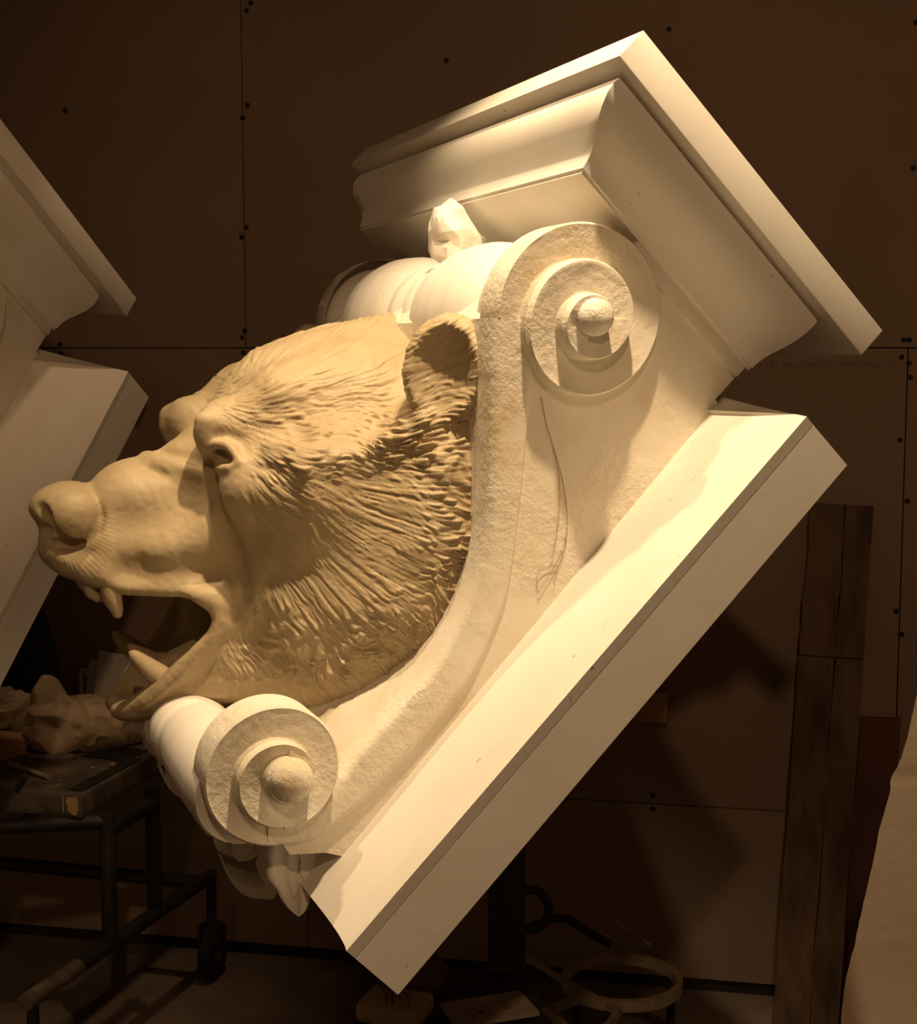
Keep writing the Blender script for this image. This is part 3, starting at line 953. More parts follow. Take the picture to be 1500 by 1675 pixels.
# inked stamp of the board maker, too faint to read in full
def text_on_wall(txt, px, py, size, flip=False):
    cu = bpy.data.curves.new('board_stamp', 'FONT'); cu.body = txt; cu.size = size; cu.extrude = 0.0002
    cu.align_x = 'LEFT'
    o = bpy.data.objects.new('board_stamp', cu); COL.objects.link(o)
    dg = bpy.context.evaluated_depsgraph_get(); me = bpy.data.meshes.new_from_object(o.evaluated_get(dg))
    bpy.data.objects.remove(o)
    p = at_wall(px, py, 0.0015)
    mm = Matrix.Translation(p) @ WM.to_3x3().to_4x4() @ Matrix.Rotation(math.pi / 2, 4, 'X')
    if flip: mm = mm @ Matrix.Rotation(math.pi, 4, 'Z')
    me.transform(mm)
    obj('board_stamp', me, M_stamp, wl, smooth=False)
text_on_wall('ON WALLS AND CEILINGS MAY LIST', 1466, 592, 0.020, True)
newbox('baseboard_gap', (-4.6, 0.012, 0.0), (4.6, 0.03, 0.034), M_seam, wl, 0.0, WM)

# ceiling above the frame
cl = newbox('ceiling', (-6, -3, 4.2), (5, 7, 4.3), M_board, None, 0.0); tag(cl, kind='structure')

# ------------------------------------------------------------------ corbel stand
M_steel = mottled('blackened_steel', (0.030, 0.024, 0.018), (0.055, 0.038, 0.024), 14, 0.55, 0.2, 70, 0.001, 0.4, metallic=0.35)
M_rust = mottled('dusty_steel', (0.24, 0.18, 0.13), (0.38, 0.30, 0.22), 25, 0.7, 0.3, 90, 0.001, 0.3)
M_oldwood = mottled('stained_plank', (0.17, 0.105, 0.062), (0.075, 0.046, 0.030), 5, 0.8, 0.3, 20, 0.003, 0.2, stretch=(3, 3, 0.7), lo=0.38, hi=0.62)
M_redwood = mottled('red_brown_board', (0.13, 0.052, 0.033), (0.10, 0.042, 0.027), 4, 0.75, 0.1, 40, 0.001)
M_wood = mottled('pale_wood', (0.46, 0.27, 0.12), (0.36, 0.20, 0.09), 9, 0.65, 0.2, 30, 0.001, stretch=(1, 6, 6))
post_c = at_y(829, 1480, 2.72)
px_, py_ = post_c.x, post_c.y
stand = empty('post_stand', None, (px_, py_, 0))
tag(stand, 'dark steel post stand carrying the bear corbel from behind', 'stand')
hw = 0.034
newbox('post', (-hw, -hw, 0.03), (hw, hw, 1.30), M_steel, stand, 0.004)
newbox('base_plate', (-0.22, -0.036, 0.0), (0.22, 0.40, 0.03), M_steel, stand, 0.005)
# head bracket: reaches up to the back of the plate
pm = MC1 @ Vector((-0.004, 0.035, 0.56))
bk = Vector((px_, py_, 0))
nrm = (MC1.to_3x3() @ Vector((-1, 0, 0))).normalized()
tube('strut', [Vector((0, 0, 1.27)), (pm + nrm * 0.02) - bk], 0.028, M_steel, stand, 10)
pl = MC1 @ Matrix.Translation((-0.0165, 0.035, 0.56))
bm = bmesh.new(); box(bm, (-0.012, -0.16, -0.16), (0.014, 0.16, 0.16), 0.003)
bmesh.ops.transform(bm, matrix=Matrix.Translation(-bk) @ pl, verts=bm.verts)
obj('mounting_plate', bm, M_steel, stand)
# clamp collar, handwheel and arms on the post
zc = at_y(870, 1490, 2.78).z
bm = bmesh.new()
hwz = at_y(868, 1488, 2.80)
ctr = hwz - bk
tube_mesh(bm, [ctr + Vector((0.035 * math.cos(t), 0.0, 0.04 * math.sin(t))) for t in np.linspace(0, 2 * math.pi, 24, endpoint=False)], 0.009, 8, True)
tube_mesh(bm, [ctr + Vector((-0.035, 0, 0)), Vector((0.0, 0.02, ctr.z))], 0.008, 8)
obj('handwheel', bm, M_steel, stand)
# shelf low on the post, holding tools
shelf_z = at_y(740, 1668, 2.46).z
stool = empty('tool_stool', None, (px_ - 0.10, py_ - 0.21, 0))
tag(stool, 'low dark work stool under the corbel tip, holding offcuts', 'stool')
newbox('stool_top', (-0.17, -0.15, shelf_z - 0.018), (0.155, 0.15, shelf_z), M_steel, stool, 0.003)
for lx in (-0.15, 0.135):
    for ly in (-0.13, 0.13):
        tube('leg', [(lx, ly, 0), (lx, ly, shelf_z - 0.017)], 0.012, M_steel, stool, 10)

# ------------------------------------------------------------------ bent-bar ring rack behind the post
def flat_bar(name, pts, wd, ht, mat, parent, closed=False):
    """strip of flat steel on edge, following pts"""
    bm = bmesh.new(); n = len(pts); rings = []
    for i, p in enumerate(pts):
        a = pts[(i - 1) % n] if (closed or i > 0) else p; b = pts[(i + 1) % n] if (closed or i < n - 1) else p
        t = Vector(b) - Vector(a); t.z = 0; t.normalize(); s_ = Vector((t.y, -t.x, 0)) * wd / 2; h_ = Vector((0, 0, ht / 2)); p = Vector(p)
        rings.append([bm.verts.new(x) for x in (p - s_ - h_, p + s_ - h_, p + s_ + h_, p - s_ + h_)])
    for i in range(n if closed else n - 1):
        A, B = rings[i], rings[(i + 1) % n]
        for k in range(4): bm.faces.new((A[k], A[(k + 1) % 4], B[(k + 1) % 4], B[k]))
    if not closed: bm.faces.new(rings[0][::-1]); bm.faces.new(rings[-1])
    return obj(name, bm, mat, parent)
RY = 3.25
rc = at_y(1017, 1605, RY)
rack = empty('ring_rack', None, (rc.x, rc.y, 0))
tag(rack, 'dusty steel rack of a flat ring and bent bar loops on floor legs', 'rack')
rz = rc.z; o3 = Vector((rc.x, rc.y, 0))
rr = (at_y(1115, 1605, RY) - at_y(920, 1605, RY)).length / 2 - 0.006
flat_bar('ring', [(rr * math.cos(t), rr * math.sin(t), rz) for t in np.linspace(0, 2 * math.pi, 64, endpoint=False)], 0.016, 0.024, M_rust, rack, True)
def lz(px, py, z=None): return at_z(px, py, rz if z is None else z) - o3
flat_bar('diamond_loop', [lz(895, 1653), lz(962, 1628), lz(1013, 1655), lz(985, 1690), lz(930, 1685)], 0.010, 0.02, M_rust, rack, True)
tube('bar', [lz(960, 1625), lz(915, 1600), lz(862, 1566)], 0.009, M_rust, rack, 8)
tube('bar', [lz(895, 1653), lz(870, 1655), lz(790, 1640)], 0.009, M_rust, rack, 8)
tube('bar', [lz(862, 1518, rz + .06), lz(905, 1502, rz + .07), lz(925, 1502, rz + .07), lz(998, 1545, rz + .01)], 0.010, M_steel, rack, 8)
tube('bar', [lz(952, 1512, rz + .05), lz(990, 1500, rz + .05), lz(1022, 1518, rz + .04), lz(1064, 1546, rz + .01), lz(1030, 1552, rz), lz(952, 1512, rz + .05)], 0.006, M_rust, rack, 8)
for t in (0.4, 2.4, 4.4):
    tube('leg', [(rr * math.cos(t), rr * math.sin(t), rz - 0.01), (rr * math.cos(t) * 1.02, rr * math.sin(t) * 1.02, 0.0)], 0.011, M_steel, rack, 8)

# ------------------------------------------------------------------ things on the tool shelf
sz = shelf_z
M_paper = mottled('paper', (0.55, 0.49, 0.42), (0.50, 0.44, 0.37), 8, 0.8, 0)
M_clay_dark = mottled('old_clay', (0.16, 0.095, 0.05), (0.09, 0.055, 0.03), 14, 0.75, 0.6, 40, 0.004)
M_ink = mottled('blue_black_ink', (0.02, 0.02, 0.035), (0.03, 0.03, 0.05), 20, 0.6, 0)
c0 = at_z(645, 1664, sz)
blk = empty('plaster_block', None, (c0.x, c0.y, sz)); blk.rotation_euler = (0, 0, -0.35)
tag(blk, 'pale offcut block with dark scribbles at the bottom edge below the corbel tip', 'block')
bm = bmesh.new(); box(bm, (-0.055, -0.045, 0), (0.055, 0.045, 0.035), 0.008); roughen(bm, 0.003, 30, 5); obj('block_body', bm, mottled('offcut', (0.42, 0.31, 0.20), (0.33, 0.24, 0.15), 12, 0.8, 0.3, 50, 0.002), blk)
for k, (a, b) in enumerate([((-.04, .03), (.0, -.035)), ((-.03, .035), (.01, -.03)), ((-.02, .035), (.015, -.01)), ((.0, .03), (.04, -.03))]):
    tube('scribble', [(a[0], a[1], .0385), ((a[0] + b[0]) / 2 + .006, (a[1] + b[1]) / 2, .0385), (b[0], b[1], .0385)], 0.0012, M_ink, blk, 6)
c1 = at_z(688, 1640, sz)
bm = bmesh.new(); bmesh.ops.create_icosphere(bm, subdivisions=4, radius=1)
for v in bm.verts: v.co = Vector((v.co.x * .048, v.co.y * .045, v.co.z * .036 + .032))
roughen(bm, .010, 40, 8); roughen(bm, .004, 110, 9)
for v in bm.verts: v.co += Vector((c1.x, c1.y + .05, sz)); v.co.z = max(v.co.z, sz)
tag(obj('clay_lump', bm, M_clay_dark), 'dark brown rough clay lump beside the scribbled block', 'clay lump')
c2 = at_z(800, 1660, sz)
bm = bmesh.new()
pv = empty('perforated_plate', None, (c2.x, c2.y, sz)); pv.rotation_euler = (0.0, 0, 0.35)
tag(pv, 'dusty steel plate with round holes at the bottom edge in front of the post', 'plate')
def plate_with_holes():
    bm = bmesh.new(); hx = [(-.02, -.012), (.03, -.012)]; hr = .008
    m = 25; A, B = .075, .045
    grid = {}
    for i in range(m + 1):
        for j in range(m + 1):
            x, y = -A + 2 * A * i / m, -B + 2 * B * j / m
            for cx_, cy_ in hx:
                d = math.hypot(x - cx_, y - cy_)
                if d < hr * 1.7 and d > 1e-6:
                    k = max(d, hr); x, y = cx_ + (x - cx_) / d * k, cy_ + (y - cy_) / d * k
            grid[i, j] = (x, y)
    top = {k: bm.verts.new((x, y, .014)) for k, (x, y) in grid.items()}; bot = {k: bm.verts.new((x, y, .006)) for k, (x, y) in grid.items()}
    for i in range(m):
        for j in range(m):
            ks = [(i, j), (i + 1, j), (i + 1, j + 1), (i, j + 1)]
            cxm = sum(grid[k][0] for k in ks) / 4; cym = sum(grid[k][1] for k in ks) / 4
            if any(math.hypot(cxm - a, cym - b) < hr * 0.97 for a, b in hx): continue
            bm.faces.new([top[k] for k in ks]); bm.faces.new([bot[k] for k in ks[::-1]])
    be = [e for e in bm.edges if len(e.link_faces) == 1]
    inv = {v: k for k, v in top.items()}
    for e in list(be):
        a, b = e.verts
        if a in inv and b in inv:
            try: bm.faces.new((a, b, bot[inv[b]], bot[inv[a]]))
            except ValueError: pass
    for v in [v for v in bm.verts if not v.link_faces]: bm.verts.remove(v)
    return bm
obj('sheet', plate_with_holes(), M_rust, pv, angle=30)
newbox('spacer', (-.06, -.03, 0), (.06, .03, .006), M_steel, pv, 0.001)

# ------------------------------------------------------------------ planks by the wall
def leaning(name, quad_px, thick, mat, label, cat, offs=(0.03, 0.10)):
    """board traced on the wall: quad_px = TL, TR, BR, BL pixels; top touches the wall, foot stands off"""
    w_dir = WM.to_3x3() @ Vector((0, -1, 0))
    q = [at_wall(*quad_px[0], offs[0]), at_wall(*quad_px[1], offs[0]), at_wall(*quad_px[2], offs[1]), at_wall(*quad_px[3], offs[1])]
    return q, w_dir
def board_from(name, q, thick, mat, parent=None, cuts=12, rough=0.002, seed=1):
    bm = bmesh.new()
    n = (q[1] - q[0]).cross(q[3] - q[0]).normalized()
    if n.y < 0: n = -n
    rows = []
    for i in range(cuts + 1):
        t = i / cuts
        l = q[0].lerp(q[3], t); r = q[1].lerp(q[2], t)
        j1 = rough * float(noise3(np.array(t * 9.0), np.array(seed * 1.7), np.array(0.0), seed)); j2 = rough * float(noise3(np.array(t * 9.0), np.array(seed * 3.1), np.array(4.0), seed))
        d = (r - l).normalized()
        l = l + d * j1; r = r + d * j2
        rows.append([bm.verts.new(l), bm.verts.new(r), bm.verts.new(r + n * thick), bm.verts.new(l + n * thick)])
    for a, b in zip(rows, rows[1:]):
        for k in range(4): bm.faces.new((a[k], a[(k + 1) % 4], b[(k + 1) % 4], b[k]))
    bm.faces.new(rows[0][::-1]); bm.faces.new(rows[-1])
    return obj(name, bm, mat, parent, angle=30)
def ext(px0, py0, px1, py1, py):
    t = (py - py0) / (py1 - py0); return (px0 + (px1 - px0) * t, py)
def foot_z(q):
    # slide lower corners along the board edge until they reach the floor
    out = list(q)
    for top, bot in ((0, 3), (1, 2)):
        a, b = q[top], q[bot]
        t = (a.z - 0.002) / (a.z - b.z); out[bot] = a + (b - a) * t
    return out
# stained plank: a joined pair of boards with a saw joint across
def plank_part(TL, TR, BR, BL, o0, o1): return [at_wall(*TL, o0), at_wall(*TR, o0), at_wall(*BR, o1), at_wall(*BL, o1)]
plank = empty('stained_plank', None, at_z(1350, 1700, 0))
tag(plank, 'tall dark stained plank leaning on the wall right of the corbel', 'plank')
po = plank.location.copy()
def rel(q, o): return [p - o for p in q]
L_ = lambda y: 1325 + (1264 - 1325) * (y - 822) / (1675 - 822)
R_ = lambda y: 1428 + (1372 - 1428) * (y - 828) / (1675 - 828)
M_ = lambda y: (L_(y) * 0.44 + R_(y) * 0.56)
ya, yb, yc = 822, 1081, 1690
OF = lambda y: 0.05 + 0.14 * (y - 822) / (1675 - 822)
fullq = foot_z([at_wall(L_(ya), ya, OF(ya)), at_wall(R_(ya), ya + 6, OF(ya)), at_wall(R_(yc), yc, OF(yc)), at_wall(L_(yc), yc, OF(yc))])
def sub(q, s0, s1, t0, t1):
    f = lambda s, t: (q[0].lerp(q[1], s)).lerp(q[3].lerp(q[2], s), t)
    return [f(s0, t0), f(s1, t0), f(s1, t1), f(s0, t1)]
tj = (yb - ya) / (yc - ya) * 0.97
for k, (s0, s1, t0, t1) in enumerate([(0, .555, 0, tj - .001), (.563, 1, 0, tj - .001), (0, .555, tj + .001, 1), (.563, 1, tj + .001, 1)]):
    board_from('board', rel(sub(fullq, s0, s1, t0, t1), po), 0.03, M_oldwood, plank, 14, 0.004, k + 3)
# red-brown panel further right
rq = foot_z([at_wall(1408, 1174, 0.03), at_wall(1474, 1176, 0.03), at_wall(1440, 1690, 0.08), at_wall(1370, 1690, 0.08)])
tag(board_from('red_board', rq, 0.02, M_redwood, None, 6, 0.001), 'short red-brown board leaning behind the stained plank and pale slab', 'board')
# small wood block on the wall behind the plate
wb = at_wall(1069, 1152)
bb = newbox('wood_cleat', (-0.05, -0.045, -0.04), (0.04, 0.0, 0.04), M_wood, None, 0.003, Matrix.Translation(wb) @ WM.to_3x3().to_4x4())
tag(bb, 'small tan wood cleat fixed to the wall behind the corbel plate edge', 'cleat')

# ------------------------------------------------------------------ pale rough-edged slab cut by the right border
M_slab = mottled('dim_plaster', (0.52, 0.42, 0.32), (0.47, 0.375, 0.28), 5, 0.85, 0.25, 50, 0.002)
SY = 2.35
edge = [(1512, 1090), (1497, 1150), (1490, 1180), (1482, 1215), (1470, 1250), (1458, 1272), (1455, 1300), (1440, 1350), (1430, 1400), (1418, 1455), (1407, 1500), (1398, 1545), (1386, 1590), (1378, 1640), (1375, 1690)]
bm = bmesh.new()
cv = catmull([np.array(at_y(x, y, SY)) for x, y in edge], 6)
rows = []
for i, p in enumerate(cv):
    j = 0.0007 * float(noise3(np.array(i * 0.9), np.array(2.0), np.array(1.0), 6))
    p = Vector(p) + Vector((j, 0, 0))
    rows.append(p)
# straight continuation down to the floor and back edge
d = (rows[-1] - rows[-10]); k = (rows[-1].z) / -d.z
rows.append(rows[-1] + d * k * 1.0); rows[-1].z = 0
n = len(rows); vs = []
for p in rows:
    vs.append([bm.verts.new(p), bm.verts.new((p.x + 0.62, p.y + 0.10, p.z)), bm.verts.new((p.x + 0.64, p.y + 0.24, p.z)), bm.verts.new((p.x + 0.10, p.y + 0.14, p.z))])
for a, b in zip(vs, vs[1:]):
    for q in range(4): bm.faces.new((a[q], a[(q + 1) % 4], b[(q + 1) % 4], b[q]))
bm.faces.new(vs[0][::-1]); bm.faces.new(vs[-1])
tag(obj('plaster_slab', bm, M_slab, angle=35), 'thick pale plaster slab with a ragged slanting edge at the right border', 'slab')

# ------------------------------------------------------------------ work table at the left
TZ = 0.68
M_top = mottled('dirty_table_top', (0.075, 0.058, 0.043), (0.24, 0.185, 0.135), 7, 0.6, 0.4, 60, 0.003, 0.4, lo=0.42, hi=0.72)
M_pipe = mottled('black_pipe', (0.018, 0.015, 0.012), (0.030, 0.026, 0.020), 20, 0.5, 0.1, 60, 0.001, 0.4)
M_worn = mottled('worn_pipe', (0.16, 0.12, 0.09), (0.09, 0.065, 0.045), 25, 0.6, 0.3, 90, 0.001, 0.4)
M_black = mottled('black_rubber', (0.012, 0.011, 0.010), (0.02, 0.018, 0.015), 20, 0.6, 0.1)
A = at_z(133, 1302, TZ)                       # near right corner
B = at_z(285, 1215, TZ)                       # along the right edge, away
C_ = at_z(0, 1292, TZ)                        # along the near edge, left
eR = (B - A).normalized(); eL = (C_ - A); eL.z = 0; eL.normalize()
eL = (eL - eR * eL.dot(eR)).normalized()
LEN_R, LEN_L = 0.69, 0.95
table = empty('work_table', None, (A.x, A.y, 0))
tag(table, 'black steel-pipe work table with dirty dark top on casters, at the left', 'table')
TM = Matrix([[eL.x, eR.x, 0, 0], [eL.y, eR.y, 0, 0], [0, 0, 1, 0], [0, 0, 0, 1]])   # local x = left along near edge, y = away along right edge
flip = TM.to_3x3().determinant() < 0
def tb(name, lo, hi, mat, parent=table, bevel=0.003): 
    return newbox(name, lo, hi, mat, parent, bevel, TM)
def tp(x, y, z): return TM @ Vector((x, y, z))
bm = bmesh.new(); box(bm, (0, 0, TZ - 0.055), (LEN_L, LEN_R, TZ), 0.004)
bmesh.ops.subdivide_edges(bm, edges=bm.edges[:], cuts=3, use_grid_fill=True)
bmesh.ops.transform(bm, matrix=TM, verts=bm.verts); obj('table_top', bm, M_top, table)
pr = 0.019
def tl(px, py, z): return at_z(px, py, z) - Vector((A.x, A.y, 0))
# pipe frame
def lw(px, py, z): return at_z(px, py, z) - Vector((A.x, A.y, 0))
l1 = lw(175, 1335, TZ - 0.06); l2 = lw(249, 1292, TZ - 0.06)
zr = at_y(175, 1548, (l1 + A).y).z
left = TM.to_3x3() @ Vector((0.78, 0, 0))
tube('apron_pipe', [lw(0, 1352, TZ - 0.075), l1 + Vector((0, 0, -0.012))], pr, M_pipe, table, 12)
tube('apron_pipe', [l1 + Vector((0, 0, -0.035)), l2 + Vector((0, 0, -0.035))], pr, M_pipe, table, 12)
for base in (l1, l2):
    for dx in (Vector((0, 0, 0)), left):
        p = base + dx
        tube('leg', [Vector((p.x, p.y, TZ - 0.054)), Vector((p.x, p.y, zr))], pr * 1.02, M_pipe, table, 14)
r0, r1 = lw(42, 1640, zr), lw(345, 1432, zr)
for dx in (Vector((0, 0, 0)), left):
    tube('skid_rail', [r0 + dx, r1 + dx], pr, M_pipe, table, 14)
    for q in (r0.lerp(r1, 0.03) + dx, r1 + dx):
        q = Vector((q.x, q.y, 0))
        tube('caster_stem', [q + Vector((0, 0, zr)), q + Vector((0, 0, 0.15))], 0.014, M_pipe, table, 10)
        MW = Matrix.Translation(q) @ TM
        newbox('caster_fork', (-0.030, -0.03, 0.085), (0.030, 0.03, 0.155), M_pipe, table, 0.004, MW)
        bm = bmesh.new()
        bmesh.ops.create_cone(bm, cap_ends=True, segments=32, radius1=0.068, radius2=0.068, depth=0.036)
        bmesh.ops.bevel(bm, geom=[e for e in bm.edges if len(e.link_faces) == 2 and e.calc_face_angle(0) > 1], offset=0.006, segments=2, affect='EDGES')
        bmesh.ops.transform(bm, matrix=MW @ Matrix.Translation((0, 0, 0.0685)) @ Matrix.Rotation(math.pi / 2, 4, 'Y'), verts=bm.verts)
        whl = obj('caster_wheel', bm, M_black, table)
        bm = bmesh.new(); bmesh.ops.create_cone(bm, cap_ends=True, segments=20, radius1=0.022, radius2=0.022, depth=0.042)
        bmesh.ops.transform(bm, matrix=MW @ Matrix.Translation((0, 0, 0.0685)) @ Matrix.Rotation(math.pi / 2, 4, 'Y'), verts=bm.verts)
        obj('hub', bm, M_worn, whl)
tube('worn_rail_end', [r0.lerp(r1, -0.004), r0.lerp(r1, 0.24)], pr * 1.04, M_worn, table, 14)
tube('stretcher', [r0.lerp(r1, 0.93), r0.lerp(r1, 0.93) + left], pr, M_pipe, table, 12)
# open pipe end poking from the near edge
pe = tl(37, 1340, TZ - 0.11); yv = TM.to_3x3() @ Vector((0, 1, 0))
bm = bmesh.new()
def ringtube(bm, c, ax, ro, ri, ln, seg=24):
    ax = ax.normalized(); s1 = ax.cross(Vector((0, 0, 1))).normalized(); s2 = s1.cross(ax)
    R = []
    for (r, l) in ((ro, 0), (ro, ln), (ri, ln), (ri, 0)):
        R.append([bm.verts.new(c + ax * l + (s1 * math.cos(2 * math.pi * k / seg) + s2 * math.sin(2 * math.pi * k / seg)) * r) for k in range(seg)])
    for a, b in ((0, 1), (1, 2), (2, 3), (3, 0)):
        for k in range(seg): bm.faces.new((R[a][k], R[a][(k + 1) % seg], R[b][(k + 1) % seg], R[b][k]))
ringtube(bm, pe, yv, 0.0125, 0.0085, 0.25)
obj('pipe_socket', bm, M_worn, table)
# torn label on the near face by the corner
M_label = mottled('torn_label', (0.62, 0.42, 0.20), (0.45, 0.26, 0.11), 30, 0.6, 0.2, 80, 0.001)
lb = bmesh.new()
pts = [(0.010, -0.002), (0.040, -0.003), (0.041, -0.018), (0.036, -0.028), (0.038, -0.036), (0.030, -0.040), (0.022, -0.046), (0.012, -0.044), (0.009, -0.03)]
f_ = [lb.verts.new(tp(x, -0.0012, TZ - 0.003 + z)) for x, z in pts]; b_ = [lb.verts.new(tp(x, 0.0004, TZ - 0.003 + z)) for x, z in pts]
lb.faces.new(f_); lb.faces.new(b_[::-1])
for k in range(len(pts)): lb.faces.new((f_[k], b_[k], b_[(k + 1) % len(pts)], f_[(k + 1) % len(pts)]))
obj('torn_label', lb, M_label, table, smooth=False)
tb('label_strip', (0.047, -0.0012, TZ - 0.042), (0.050, 0.0003, TZ - 0.004), M_paper, table, 0.0)

# ---- things on the table
def on_table(px, py): return at_z(px, py, TZ)
def flatpoly(name, px_pts, z0, z1, mat, label, cat, group=None):
    bm = bmesh.new()
    top = [bm.verts.new(at_z(x, y, z1)) for x, y in px_pts]; bot = [bm.verts.new(Vector((v.co.x, v.co.y, z0))) for v in top]
    bm.faces.new(top); bm.faces.new(bot[::-1]); n = len(top)
    for k in range(n): bm.faces.new((top[k], bot[k], bot[(k + 1) % n], top[(k + 1) % n]))
    return tag(obj(name, bm, mat, smooth=False), label, cat, group)
flatpoly('steel_ruler', [(112, 1291), (136, 1292), (232, 1240), (212, 1239)], TZ + .0005, TZ + .004, M_pipe, 'flat black steel bar lying along the table edge near the clay crumbs', 'bar')
flatpoly('black_sheet', [(135, 1236), (200, 1244), (240, 1228), (215, 1222), (160, 1228)], TZ + .0005, TZ + .003, M_black, 'thin black sheet lying on the table under the bag front', 'sheet')
flatpoly('thin_slat', [(22, 1235), (95, 1243), (125, 1236), (118, 1232), (40, 1229)], TZ + .0005, TZ + .009, M_worn, 'thin dusty wooden slat on the table in front of the plastic bag', 'slat')
# mallet-like tool: dark handle and wooden head
hm = on_table(48, 1262)
tool = empty('hand_tool', None, hm); tag(tool, 'small worn tool with brown bar head and black handle at the table corner', 'tool')
def rt(px, py, z): return at_z(px, py, TZ + z) - hm
tube('tool_head', [rt(16, 1248, .008), rt(45, 1259, .008), rt(80, 1272, .008)], 0.0065, M_rust, tool, 8)
tube('tool_shank', [rt(45, 1259, .007), rt(38, 1275, .007)], 0.004, M_worn, tool, 8)
tube('handle', [rt(38, 1275, .007), rt(28, 1291, .007)], 0.007, M_black, tool, 10)
for k, (x, y, r) in enumerate([(152, 1258, .0065), (184, 1253, .0085)]):
    bm = bmesh.new(); bmesh.ops.create_icosphere(bm, subdivisions=2, radius=r)
    for v in bm.verts: v.co.z *= 0.6
    roughen(bm, r * 0.25, 120, k)
    c = on_table(x, y)
    for v in bm.verts: v.co += Vector((c.x, c.y, TZ + r * 0.45)); v.co.z = max(TZ + .0003, v.co.z)
    tag(obj('clay_crumb', bm, M_label), ['smaller round tan clay crumb on the table by the steel bar', 'larger flat tan clay crumb on the table by the steel bar'][k], 'crumb', 'clay crumbs on the table')
random.seed(4)
bm = bmesh.new()
for k in range(260):
    x, y = random.uniform(0.0, 0.75), random.uniform(0.02, 0.55); r = random.uniform(.0006, .0022)
    c = tp(x, y, TZ) + Vector((A.x, A.y, 0))
    m_ = bmesh.ops.create_icosphere(bm, subdivisions=1, radius=r)
    for v in m_['verts']: v.co.z *= 0.5; v.co += Vector((c.x, c.y, TZ + r * .4))
dust = obj('plaster_dust', bm, M_paper); tag(dust, 'pale plaster chips and dust scattered on the dark table top', 'dust', kind='stuff')
# wooden block at the frame edge
wq = [at_z(x, y, TZ + .045) for x, y in ((-40, 1190), (38, 1198), (44, 1209), (-40, 1228))]
bm = bmesh.new()
top = [bm.verts.new(p) for p in wq]; bot = [bm.verts.new(Vector((p.x, p.y, TZ + .0005))) for p in wq]
bm.faces.new(top); bm.faces.new(bot[::-1])
for k in range(4): bm.faces.new((top[k], bot[k], bot[(k + 1) % 4], top[(k + 1) % 4]))
bmesh.ops.bevel(bm, geom=bm.edges[:], offset=.004, segments=2, affect='EDGES')
tag(obj('wood_block', bm, M_wood), 'orange-brown wooden block on the table at the left border', 'block')
# crumpled plastic bag
def bag_material():
    m, N, L, b = mat_new('plastic_bag', (0.42, 0.31, 0.19), 0.5, 0.3)
    t = noise_node(N, L, 14, 4, 0.6)
    r = ramp(N, L, t.outputs['Fac'], [(0.35, (0.42, 0.31, 0.19)), (0.65, (0.60, 0.47, 0.31))]); L.new(r.outputs['Color'], b.inputs['Base Color'])
    b.inputs['Subsurface Weight'].default_value = 0.0
    return m
M_bag = bag_material()
def crumple(name, blobs, mat, label, cat, seed):
    bm = bmesh.new(); bmesh.ops.create_icosphere(bm, subdivisions=6, radius=1.0)
    co = np.array([v.co[:] for v in bm.verts])
    # star-shaped union of ellipsoids around their mean centre
    cen = np.mean([b[0] for b in blobs], 0)
    rad = np.zeros(len(co))
    for c, r in blobs:
        c = np.array(c) - cen; r = np.array(r)
        a = ((co / r) ** 2).sum(1); b_ = (co * c / r ** 2).sum(1); e = ((c / r) ** 2).sum() - 1
        disc = b_ ** 2 - a * e
        t = np.where(disc > 0, (b_ + np.sqrt(np.maximum(disc, 0))) / a, 0); rad = np.maximum(rad, t)
    p = co * np.maximum(rad, 0.02)[:, None]
    for sc, am in ((7, .022), (15, .012), (34, .004)):
        wv = p + 0.03 * np.stack([noise3(p[:, 0] * 8, p[:, 1] * 8, p[:, 2] * 8, seed + q) for q in range(3)], 1)
        nn = noise3(wv[:, 0] * sc, wv[:, 1] * sc, wv[:, 2] * sc, seed + sc)
        p = p + co * ((1 - 2.2 * np.abs(nn)) * am)[:, None]
    p = p + cen; p[:, 2] = np.maximum(p[:, 2], TZ + .0005)
    for v, q in zip(bm.verts, p): v.co = q
    return tag(obj(name, bm, mat, angle=180), label, cat)
def tc(px, py, up): 
    q = on_table(px, py); return (q.x, q.y, TZ + up)
crumple('plastic_bag', [(tc(95, 1228, .070), (.080, .055, .070)), (tc(150, 1220, .060), (.11, .06, .065)), (tc(88, 1226, .09), (.045, .045, .095)), (tc(195, 1214, .05), (.09, .055, .055))], M_bag, 'crumpled tan plastic bag lying on the work table below the bear chin', 'bag', 3)
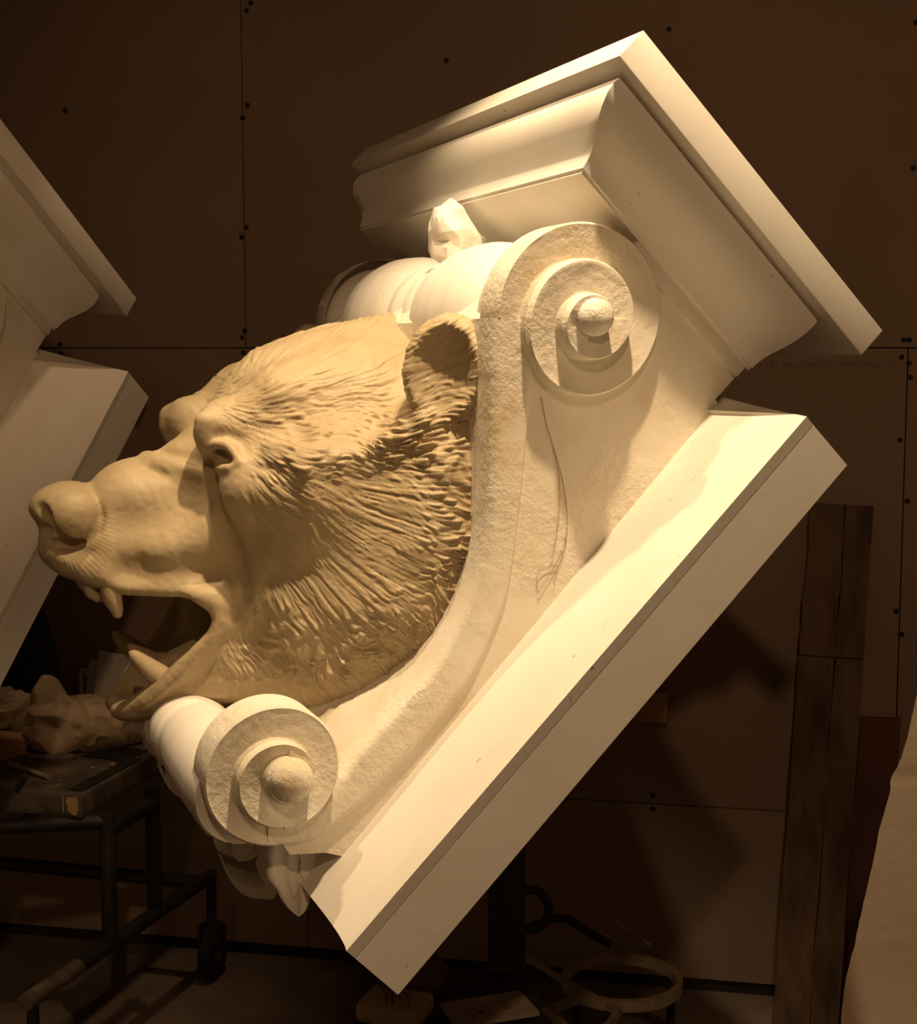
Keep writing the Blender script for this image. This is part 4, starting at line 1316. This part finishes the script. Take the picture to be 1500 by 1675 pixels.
crumple('crumpled_sheet', [(tc(-15, 1209, .075), (.10, .034, .080)), (tc(22, 1208, .05), (.06, .034, .06))], M_bag, 'crumpled brown plastic sheeting on the table against the second corbel', 'plastic sheet', 23)
# paper cards standing behind the bag
def card(px_pts, yoff, label, k):
    c0 = on_table(170, 1190); yb_ = c0.y + yoff - 0.06
    bm = bmesh.new()
    f = [at_y(x, y, yb_) for x, y in px_pts]
    zmin = min(p.z for p in f)
    for p in f: p.y += (p.z - TZ) * 0.35
    a = [bm.verts.new(p) for p in f]; b = [bm.verts.new(p + Vector((0, .003, 0))) for p in f]
    bm.faces.new(a); bm.faces.new(b[::-1]); n = len(a)
    for q in range(n): bm.faces.new((a[q], b[q], b[(q + 1) % n], a[(q + 1) % n]))
    return tag(obj('paper_card', bm, M_paper, smooth=False), label, 'card', 'paper cards behind the bag')
card([(153, 1072), (212, 1082), (215, 1150), (205, 1190), (148, 1190), (150, 1110)], 0.06, 'largest white card standing behind the plastic bag under the bear chin', 0)
card([(138, 1086), (160, 1086), (158, 1180), (134, 1180)], 0.085, 'narrow white card half hidden beside the largest card', 1)
card([(122, 1100), (150, 1098), (150, 1120), (128, 1106), (140, 1180), (130, 1180)], 0.10, 'bent white card with pointed corner left of the other cards', 2)
# black sack on the far side of the table
bkp = at_y(30, 1150, 4.13)
bm = bmesh.new(); bmesh.ops.create_icosphere(bm, subdivisions=5, radius=1)
co = np.array([v.co[:] for v in bm.verts])
hgt = at_y(60, 960, 4.13).z - TZ
p = co * np.array([0.115, 0.04, 1])
p[:, 2] = np.clip(co[:, 2] * .62 + .5, 0, 1.1) * hgt
tap = 1.12 - 0.35 * (p[:, 2] / hgt)
p[:, 0] *= tap; p[:, 1] *= tap
nn = noise3(p[:, 0] * 12, p[:, 1] * 12, p[:, 2] * 7, 5)
p += co * (nn * .012)[:, None]
for v, q in zip(bm.verts, p): v.co = Vector((q[0] + bkp.x, q[1] + bkp.y, max(TZ + .0005, q[2] + TZ)))
tag(obj('black_sack', bm, M_black, angle=180), 'tall black sack in shadow at the back of the work table', 'sack')
